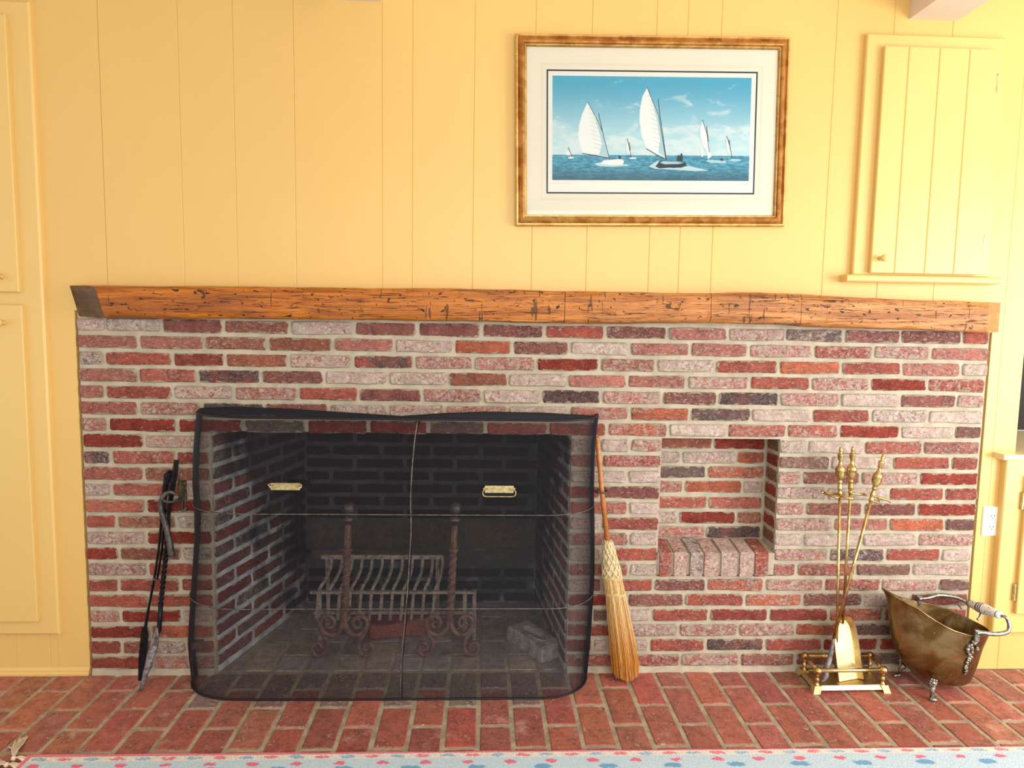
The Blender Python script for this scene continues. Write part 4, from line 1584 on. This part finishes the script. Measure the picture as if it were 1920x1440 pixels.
# ============================================================ broom
rgm = thing('broom_ring', 'small iron ring bracket on the brick holding the broom handle', 'bracket', (1.92, -0.006, 0.73))
rm_ = MB()
rm_.tube([Vector((1.921 + .0235 * cos(t_ * pi / 10), -0.045 + .021 * sin(t_ * pi / 10), 0.729)) for t_ in range(20)], .0036, 6, closed=True)
put('ring', rm_, IRON_GREY, rgm, True)
put('shank', MB().tube([(1.921, -0.003, 0.729), (1.921, -0.025, 0.729)], .0035, 6), IRON_GREY, rgm, True)
brm = thing('hearth_broom', 'straw hearth broom with plaited neck and wooden handle right of fire screen', 'broom', (2.02, -0.052, 0))
put('handle', MB().tube([(1.8985, -0.040, 0.936), (1.8992, -0.040, 0.932), (1.920, -0.045, 0.74), (1.9505, -0.050, 0.515)], [.0065, .0088, .0092, .0096], 14), HANDLE_WOOD, brm, True)
ax = lambda z: Vector((interp(z, [(0, 2.031), (.05, 2.030), (.2, 2.006), (.34, 1.982), (.405, 1.968), (.53, 1.950)]), -0.050 - 0.012 * max(0, (.4 - z) / .4), z))
hwid = lambda z: interp(z, [(0, .053), (.05, .054), (.15, .050), (.25, .044), (.34, .0375), (.40, .036), (.44, .033), (.49, .024), (.53, .0175), (.545, .012)])
hdep = lambda z: interp(z, [(0, .030), (.2, .032), (.35, .028), (.42, .028), (.49, .021), (.53, .0165), (.545, .011)])
# plaited neck: core plus criss-cross strands
core_ = MB()
n = 20
zs2 = [.545, .53, .51, .49, .46, .43, .405]
vs, fs = [], []
for z in zs2:
    for k in range(n):
        vs.append(ax(z) + Vector((hwid(z) * .93 * cos(2 * pi * k / n), hdep(z) * .93 * sin(2 * pi * k / n), 0)))
for i in range(len(zs2) - 1):
    for k in range(n):
        fs.append((i * n + k, i * n + (k + 1) % n, (i + 1) * n + (k + 1) % n, (i + 1) * n + k))
fs.append(tuple(range(n)))
core_.add(vs, fs)
for s in (-1, 1):
    for k in range(9):
        pts = []
        for i in range(25):
            z = lerp(.545, .402, i / 24)
            th_ = 2 * pi * k / 9 + s * i * 0.105
            r2 = 1.0 + .04 * s * cos(i * 1.3)
            pts.append(ax(z) + Vector((hwid(z) * r2 * cos(th_), hdep(z) * r2 * sin(th_), 0)))
        core_.tube(pts, .0036, 5)
put('plaited_neck', core_, PLAIT, brm, True)
for z in (.400, .338):
    for dz in (0, .005):
        put('binding', MB().tube([ax(z + dz) + Vector((hwid(z) * 1.03 * cos(pi * k / 14), hdep(z) * 1.06 * sin(pi * k / 14), 0.002 * sin(k))) for k in range(28)], .0021, 5, closed=True), TWINE, brm, True)
br = MB()
rs = random.Random(5)
for i in range(620):
    a = rs.uniform(0, 2 * pi)
    rr_ = math.sqrt(rs.uniform(.25, 1)) if i < 430 else math.sqrt(rs.uniform(0, .6))
    da = rs.uniform(-.12, .12)
    zend = rs.uniform(0.0, .022) if rs.random() > .12 else rs.uniform(.0, .05)
    zend += 0.020 * abs(cos(a)) * rr_
    pts = []
    for z in (.408, .37, .338, .26, .17, .09, zend):
        sp = rr_ * (1 + (.4 - z) * rs.uniform(-.06, .10))
        pts.append(ax(z) + Vector((hwid(z) * sp * cos(a + da * (.4 - z)), hdep(z) * sp * sin(a + da * (.4 - z)), 0)))
    pts = [Vector(p) for p in pts]
    br.tube(pts, [.0016, .0017, .0015, .0016, .0016, .0015, .0009], 3, cap=False)
core2 = []
o = put('bristles', br, STRAW, brm)
o['kind'] = 'stuff'

# ============================================================ brass companion set
st = thing('tool_stand', 'brass fire tool stand with railed square base and pierced top arms', 'tool stand', (2.86, -0.088, 0))
bs = MB()
top = [(2.724, -0.160), (2.992, -0.155), (3.006, -0.032), (2.729, -0.034)]
bot = [(2.716, -0.169), (3.002, -0.164), (3.016, -0.024), (2.721, -0.025)]
vs = [(x, y, .012) for x, y in bot] + [(x, y, .026) for x, y in top]
ins = [(2.732, -0.150), (2.984, -0.145), (2.996, -0.042), (2.737, -0.044)]
vs += [(x, y, .026) for x, y in ins] + [(x, y, .023) for x, y in ins]
bs.add(vs, [(3, 2, 1, 0)] + [(i, (i + 1) % 4, 4 + (i + 1) % 4, 4 + i) for i in range(4)] + [(4 + i, 4 + (i + 1) % 4, 8 + (i + 1) % 4, 8 + i) for i in range(4)] +
       [(8 + i, 8 + (i + 1) % 4, 12 + (i + 1) % 4, 12 + i) for i in range(4)] + [(12, 13, 14, 15)])
put('base_tray', bs, BRASS_PALE, st)
cor_ = [(2.731, -0.153), (2.985, -0.149), (2.998, -0.040), (2.736, -0.042)]
for k, (cx, cy) in enumerate(cor_):
    sx_ = -1 if k in (0, 3) else 1
    sy_ = -1 if k in (0, 1) else 1
    f = MB()
    a = .013
    f.add([(cx - a + sx_ * .009, cy - a + sy_ * .009, 0), (cx + a + sx_ * .009, cy - a + sy_ * .009, 0), (cx + a + sx_ * .009, cy + a + sy_ * .009, 0), (cx - a + sx_ * .009, cy + a + sy_ * .009, 0),
           (cx - a, cy - a, .0275), (cx + a, cy - a, .0275), (cx + a, cy + a, .0275), (cx - a, cy + a, .0275)],
          [(3, 2, 1, 0), (4, 5, 6, 7), (0, 1, 5, 4), (1, 2, 6, 5), (2, 3, 7, 6), (3, 0, 4, 7)])
    put('foot', f, BRASS_PALE, st)
    p_ = MB().lathe([(.009, .027), (.009, .030), (.0055, .033), (.005, .037), (.0085, .043), (.009, .047), (.006, .053), (.0045, .060), (.0065, .064), (.0065, .068)], (cx, cy, 0), (0, 0, 1), 14)
    put('baluster', p_, BRASS, st, True)
    put('corner_ball', MB().ball((cx, cy, .080), .0150, 16), BRASS, st, True)
for k in range(4):
    a, b = Vector(cor_[k] + (.081,)), Vector(cor_[(k + 1) % 4] + (.081,))
    put('gallery_rail', MB().tube([a.lerp(b, .04), a.lerp(b, .96)], .0072, 12), BRASS_PALE if k == 0 else BRASS, st, True)

FIN = [(.0075, 0), (.0095, .003), (.0085, .008), (.0065, .014), (.0092, .021), (.0096, .026), (.0080, .030), (.0082, .034), (.0060, .040), (.0062, .043), (.0086, .046),
       (.0086, .050), (.0068, .054), (.0098, .059), (.0145, .068), (.0168, .079), (.0172, .090), (.0184, .092), (.0184, .095), (.0166, .097), (.0174, .099), (.0160, .103),
       (.0110, .109), (.0072, .117), (.0062, .124), (.0062, .127), (.0080, .130), (.0092, .136), (.0108, .146), (.0112, .150), (.0112, .154), (.0078, .155), (.0052, .157),
       (.0060, .162), (.0066, .168), (.0060, .174), (.0040, .179), (.0008, .181)]
PB, PT_ = Vector((2.840, -0.085, .023)), Vector((2.8125, -0.082, .733))
put('pole', MB().tube([PB, PT_], .0052, 10), BRASS, st, True)
put('pole_finial', MB().lathe(FIN, PT_, PT_ - PB, 18), BRASS, st, True)
br_ = MB()
zc = .7335
put('cross_arm', MB().tube(smooth_path([(2.756, -0.060, .735), (2.775, -0.062, .733), (2.812, -0.066, .730), (2.870, -0.064, .731), (2.93, -0.064, .727), (2.965, -0.070, .720), (3.006, -0.080, .709)], 5), .0042, 8), BRASS, st, True)
for pts in ([(2.762, -0.062, .733), (2.770, -0.090, .731), (2.785, -0.104, .728), (2.800, -0.098, .727), (2.8125, -0.086, .730)],
            [(2.8125, -0.086, .730), (2.822, -0.104, .728), (2.840, -0.112, .726), (2.853, -0.106, .728)],
            [(2.966, -0.070, .719), (2.958, -0.092, .712), (2.945, -0.102, .710), (2.930, -0.098, .712), (2.922, -0.088, .715)]):
    put('hook_arm', MB().tube(smooth_path(pts, 5), .0046, 8), BRASS, st, True)
for c in ((2.756, -.060, .735), (3.008, -.080, .708)):
    put('arm_knob', MB().ball(c, .0062, 10), BRASS, st, True)

sv = thing('brass_shovel', 'brass hearth shovel with rounded scoop standing in the railed stand', 'shovel', (2.87, -0.11, 0.024))
A0, A1 = Vector((2.862, -0.070, .225)), Vector((2.850, -0.086, .737))
put('handle_rod', MB().tube([A0, A1], .0050, 10), BRASS, sv, True)
put('finial', MB().lathe(FIN, A1, A1 - A0, 18), BRASS, sv, True)
# scoop: dished plate, arched at the handle end, open at the lip
BLc, BRc, TC = Vector((2.806, -0.138, .0245)), Vector((2.938, -0.102, .0245)), Vector((2.866, -0.054, .250))
bc = (BLc + BRc) / 2 + Vector((-0.006, 0, 0))
V = TC - bc
U = (BRc - BLc) / 2
W_ = U.cross(V).normalized()
if W_.y > 0:
    W_ = -W_
outl = [(-.90, 0), (-.94, .2), (-.99, .45), (-1.0, .62), (-.90, .78), (-.68, .90), (-.36, .98), (0, 1.0), (.32, .98), (.58, .90), (.74, .78), (.82, .62), (.86, .45), (.90, .2), (.95, 0)]
pl_in = [(a * .80 if b > 0 else a * .84, max(0.0, b * .93)) for a, b in outl]
mb = MB()
o1 = [bc + U * a * .90 + V * b + W_ * .020 for a, b in outl]
i1 = [bc + U * a * .90 + V * b for a, b in pl_in]
ob = [p - W_ * .002 for p in o1]
ib = [p - W_ * .002 for p in i1]
n = len(outl)
mb.add(o1 + i1 + ob + ib, [(i, i + 1, n + i + 1, n + i) for i in range(n - 1)] + [tuple(range(n, 2 * n))] +
       [(2 * n + i, 3 * n + i, 3 * n + i + 1, 2 * n + i + 1) for i in range(n - 1)] + [tuple(range(4 * n - 1, 3 * n - 1, -1))] +
       [(i, 2 * n + i, 2 * n + i + 1, i + 1) for i in range(n - 1)] + [(n, 0, 2 * n, 3 * n)[::-1], (n - 1, 2 * n - 1, 4 * n - 1, 3 * n - 1)[::-1]] + [(n, 3 * n, 4 * n - 1, 2 * n - 1)])
put('scoop', mb, BRASS_PALE, sv, 'auto')

pk = thing('brass_poker', 'brass handled poker with dark iron hooked tip leaning across the shovel', 'poker', (2.76, -0.14, 0.026))
B0, B1 = Vector((2.806, -0.112, .180)), Vector((2.9265, -0.094, .712))
put('handle_rod', MB().tube([B0, B1], .0056, 10), BRASS, pk, True)
put('finial', MB().lathe(FIN, B1, B1 - B0, 18), BRASS, pk, True)
ti = smooth_path([B0 + (B1 - B0) * .01, (2.800, -0.115, .14), (2.790, -0.120, .10), (2.778, -0.126, .07), (2.772, -0.134, .045), (2.752, -0.143, .030)], 5)
put('iron_tip', MB().tube(ti, [interp(i / (len(ti) - 1), [(0, .0062), (.25, .008), (.55, .012), (.8, .011), (1, .003)]) for i in range(len(ti))], 8), STEEL, pk, True)

# ============================================================ coal scuttle
cs = thing('coal_scuttle', 'tarnished brass coal scuttle with claw feet and blue and white handle grip', 'coal scuttle', (3.24, -0.13, 0))
NR = 40
CY = -0.128


def body_ring(t):
    """t 0..1 from bottom to rim"""
    xl = interp(t, [(0, 3.135), (.06, 3.108), (.25, 3.056), (.5, 3.022), (.8, 3.004), (.93, 2.996), (1, 2.978)])
    xr = interp(t, [(0, 3.318), (.06, 3.330), (.3, 3.346), (.7, 3.366), (1, 3.384)])
    hd = interp(t, [(0, .066), (.06, .078), (.3, .090), (.7, .098), (1, .109)])
    out = []
    for k in range(NR):
        a = 2 * pi * k / NR
        ca, sa = cos(a), sin(a)
        x = (xl + xr) / 2 + (xr - xl) / 2 * ca
        y = CY + hd * sa * (1.0 if ca > 0 else lerp(1.0, .86, -ca))
        if ca < 0:
            # pinch towards the lip
            y = CY + (y - CY) * (1 - .08 * (-ca) * t)
        zf = interp(x, [(2.975, .384), (3.02, .362), (3.06, .345), (3.10, .314), (3.166, .278), (3.26, .247), (3.32, .236), (3.39, .231)])
        zk = interp(x, [(2.975, .384), (3.02, .356), (3.08, .322), (3.178, .290), (3.2865, .272), (3.35, .250), (3.39, .231)])
        zr = lerp(zf, zk, 0.5 + 0.5 * sa)
        z = lerp(.034 + .006 * (1 - ca), zr, t)
        out.append(Vector((x, y, z)))
    return out


tt = [0, .03, .06, .12, .2, .3, .4, .5, .6, .7, .8, .88, .94, 1]
R_ = [body_ring(t) for t in tt]
mb = MB()
vs = [v for r_ in R_ for v in r_]
fs = [(i * NR + k, i * NR + (k + 1) % NR, (i + 1) * NR + (k + 1) % NR, (i + 1) * NR + k) for i in range(len(tt) - 1) for k in range(NR)]
fs.append(tuple(range(NR))[::-1])
# inside skin
ce_ = Vector((3.20, CY, 0))
for r_ in R_[::-1]:
    for v in r_:
        w = Vector((v.x, v.y, 0)) - Vector((ce_.x, ce_.y, 0))
        w = w.normalized() * .003
        vs.append(Vector((v.x - w.x, v.y - w.y, v.z + (0.003 if r_ is R_[0] else 0))))
nR = len(tt)
for i in range(nR, 2 * nR - 1):
    for k in range(NR):
        fs.append((i * NR + k, i * NR + (k + 1) % NR, (i + 1) * NR + (k + 1) % NR, (i + 1) * NR + k))
for k in range(NR):
    i = nR - 1
    fs.append((i * NR + k, i * NR + (k + 1) % NR, (i + 1) * NR + (k + 1) % NR, (i + 1) * NR + k))
fs.append(tuple((2 * nR - 1) * NR + k for k in range(NR)))
mb.add(vs, fs)
put('body', mb, SCUTTLE, cs, 'auto')
put('rolled_rim', MB().tube(R_[-1], .0030, 6, closed=True), SCUTTLE, cs, True)


def claw(x, y, ang, zt):
    f = MB()
    dx, dy = cos(ang), sin(ang)
    P = lambda r, z: (x + dx * r, y + dy * r, z)
    f.tube(smooth_path([P(-.012, zt), P(-.002, zt - .012), P(.003, zt * .5), P(.002, .016), P(.006, .008)], 4), [.010, .011, .0115, .0115, .011, .010, .009, .0085, .0078, .007, .0065, .006, .006, .0065, .007, .0075, .008], 8)
    for s in (-1.2, -.4, .4, 1.2):
        a2 = ang + s * .45
        f.tube([P(.003, .014), (x + dx * .006 + cos(a2) * .012, y + dy * .006 + sin(a2) * .012, .009), (x + dx * .006 + cos(a2) * .020, y + dy * .006 + sin(a2) * .020, .0042)], [.0045, .0048, .0040], 6)
    o_ = put('claw_foot', f, PEWTER, cs, True)
    m2 = MB()
    rs2 = random.Random(2)
    for k in range(9):
        aa = 2 * pi * k / 9
        rr3 = .012 if k % 2 else .009
        ux, uy = -dy, dx
        c = Vector(P(.004, zt + .012)) + Vector((ux * cos(aa) * rr3, uy * cos(aa) * rr3, sin(aa) * rr3 * 1.15))
        m2.ball(c, .0052, 8)
    m2.ball(P(.006, zt + .012), .008, 8)
    put('rosette', m2, PEWTER, o_, True)


claw(3.137, -0.207, radians(-110), .052)
claw(3.110, -0.062, radians(150), .055)
claw(3.335, -0.075, radians(40), .052)

# handle bail with ceramic grip, pivot lugs and cast garlands
pf = Vector((3.2665, -0.236, .266))
pb_ = Vector((3.192, -0.020, .302))
g0, g1_ = Vector((3.378, -0.062, .302)), Vector((3.383, -0.226, .326))
g0 = Vector((3.366, -0.050, .2985))
g1_ = Vector((3.374, -0.205, .3165))
ba = smooth_path([pb_, pb_ + Vector((.03, -.004, .004)), (3.27, -0.020, .316), (3.33, -0.030, .312), g0], 5)
put('bail', MB().tube(ba, [interp(i / (len(ba) - 1), [(0, .0085), (.2, .0062), (.6, .0075), (1, .0065)]) for i in range(len(ba))], 8), PEWTER, cs, True)
bb = smooth_path([g1_, g1_ + Vector((.012, -.012, -.003)), (3.392, -0.226, .290), (3.380, -0.234, .268), (3.335, -0.238, .262), pf + Vector((.02, 0, 0)), pf], 5)
put('bail', MB().tube(bb, [interp(i / (len(bb) - 1), [(0, .004), (.12, .0060), (.5, .0075), (.85, .0080), (1, .0085)]) for i in range(len(bb))], 8), PEWTER, cs, True)
gd = (g1_ - g0)
gl_ = gd.length
GR = [(0, .0125), (.16, .0150), (.38, .0196), (.5, .0208), (.62, .0196), (.84, .0150), (1, .0125)]
gp = MB().lathe([(.010, 0)] + [(r_, lerp(.01, .99, f_) * gl_) for f_, r_ in GR] + [(.009, gl_)], g0, gd, 22)
grip = put('ceramic_grip', gp, CERAMIC, cs, True)
for f_, wd in ((.05, .0016), (.10, .0012), (.38, .0024), (.45, .0018), (.51, .0018), (.93, .0014)):
    rr_ = interp(f_, GR) + .0005
    put('glaze_band', MB().lathe([(rr_ - .001, -wd), (rr_, -wd), (rr_, wd), (rr_ - .001, wd)], g0 + gd * f_, gd, 22), GREYGLAZE, grip, True)
fl = MB()
rs3 = random.Random(9)
gx = gd.normalized()
ga = Vector((0, 0, 1)) - gx * gx.z
ga.normalize()
gb = gx.cross(ga)
for f_ in (.24, .74):
    for k in range(20):
        a = rs3.uniform(0, 2 * pi)
        ff = f_ + rs3.uniform(-.075, .075)
        rr_ = interp(ff, GR) - .0006
        fl.ball(g0 + gd * ff + (ga * cos(a) + gb * sin(a)) * rr_, rs3.uniform(.0013, .0023), 6)
put('blue_flowers', fl, BLUEGLAZE, grip, True)
for pv, sy_ in ((pf, -1), (pb_, 1)):
    put('pivot_lug', MB().cbox(pv.x - .009, pv.x + .009, pv.y - .005, pv.y + .005, pv.z - .034, pv.z + .010, .003), PEWTER, cs)
    put('pivot_pin', MB().lathe([(.005, -.009), (.006, -.007), (.006, .007), (.005, .009)], pv, (0, 1, 0), 12), PEWTER, cs, True)
# garland of cast flowers down the front
ga_ = MB()
rs4 = random.Random(12)


def surf(x, z):
    """front of the scuttle body"""
    best = None
    for r_ in R_:
        for v in r_:
            if v.y > CY:
                continue
            d_ = (v.x - x) ** 2 + (v.z - z) ** 2
            if best is None or d_ < best[0]:
                best = (d_, v.y)
    return best[1]


for k in range(46):
    t = k / 45
    z = lerp(.236, .100, t)
    xc = lerp(3.268, 3.252, t)
    wd = interp(t, [(0, .006), (.15, .022), (.3, .026), (.45, .011), (.6, .008), (.8, .011), (1, .004)])
    x = xc + rs4.uniform(-wd, wd)
    ga_.ball((x, surf(x, z) - .003, z), interp(t, [(0, .0068), (.3, .0078), (.5, .0055), (1, .0046)]) * rs4.uniform(.8, 1.15), 7)
put('cast_garland', ga_, PEWTER, cs, True)
# curled thumb rest at the back rim
put('back_scroll', MB().tube(smooth_path([(3.352, -0.040, .268), (3.345, -0.030, .285), (3.358, -0.028, .296), (3.385, -0.05, .292), (3.398, -0.075, .276), (3.392, -0.085, .258), (3.378, -0.09, .248)], 5), .0042, 8), PEWTER, cs, True)

# ============================================================ rug
rug = thing('hearth_rug', 'pink edged cream and blue floral rug with knotted fringe at bottom of view', 'rug', (0.088, -0.4845, 0))
N_ = 60
mb = MB()
top_pts = []
for i in range(N_ + 1):
    x = 0.088 + (4.2 - 0.088) * i / N_
    y = -0.4845 - 0.018 * (i / N_) * 0.9 + 0.0015 * sin(i * 1.3)
    top_pts.append((x, y))
vs = []
for (x, y) in top_pts:
    vs += [(x, y, .001), (x, y - .001, .006), (x, y - .006, .009), (x, -2.4, .009), (x, -2.4, .001)]
fs = []
for i in range(N_):
    for k in range(4):
        fs.append((i * 5 + k, i * 5 + k + 1, (i + 1) * 5 + k + 1, (i + 1) * 5 + k))
    fs.append((i * 5 + 4, i * 5, (i + 1) * 5, (i + 1) * 5 + 4))
fs.append((4, 3, 2, 1, 0))
fs.append(tuple(N_ * 5 + k for k in range(5)))
mb.add(vs, fs)
put('pile', mb, RUG, rug)


def tassel(y0, curl, seed):
    rs5 = random.Random(seed)
    m3 = MB()
    knot = Vector((0.060, y0, .012))
    for k in range(9):
        e0 = Vector((0.092, y0 + rs5.uniform(-.014, .014), .008))
        m3.tube(smooth_path([e0, e0.lerp(knot, .5) + Vector((0, 0, .006)), knot], 3), .0021, 4)
    m3.ball(knot, .008, 8)
    for k in range(12 if seed else 26):
        d_ = Vector((-.045 + rs5.uniform(-.01, .015), curl + rs5.uniform(-.02, .02), 0))
        m3.tube(smooth_path([knot, knot + d_ * .4 + Vector((0, 0, .004)), knot + d_ * .8 + Vector((0, rs5.uniform(-.006, .006), -.004)), knot + d_ * 1.2 + Vector((0, rs5.uniform(-.01, .01), -.0085))], 3), .0019 if seed else .0028, 4)
    put('tassel', m3, FRINGE, rug, True)


for k in range(60):
    tassel(-0.512 - 0.030 * k, (0.080 if k == 0 else 0.012 * math.sin(k * 2.1)), k)
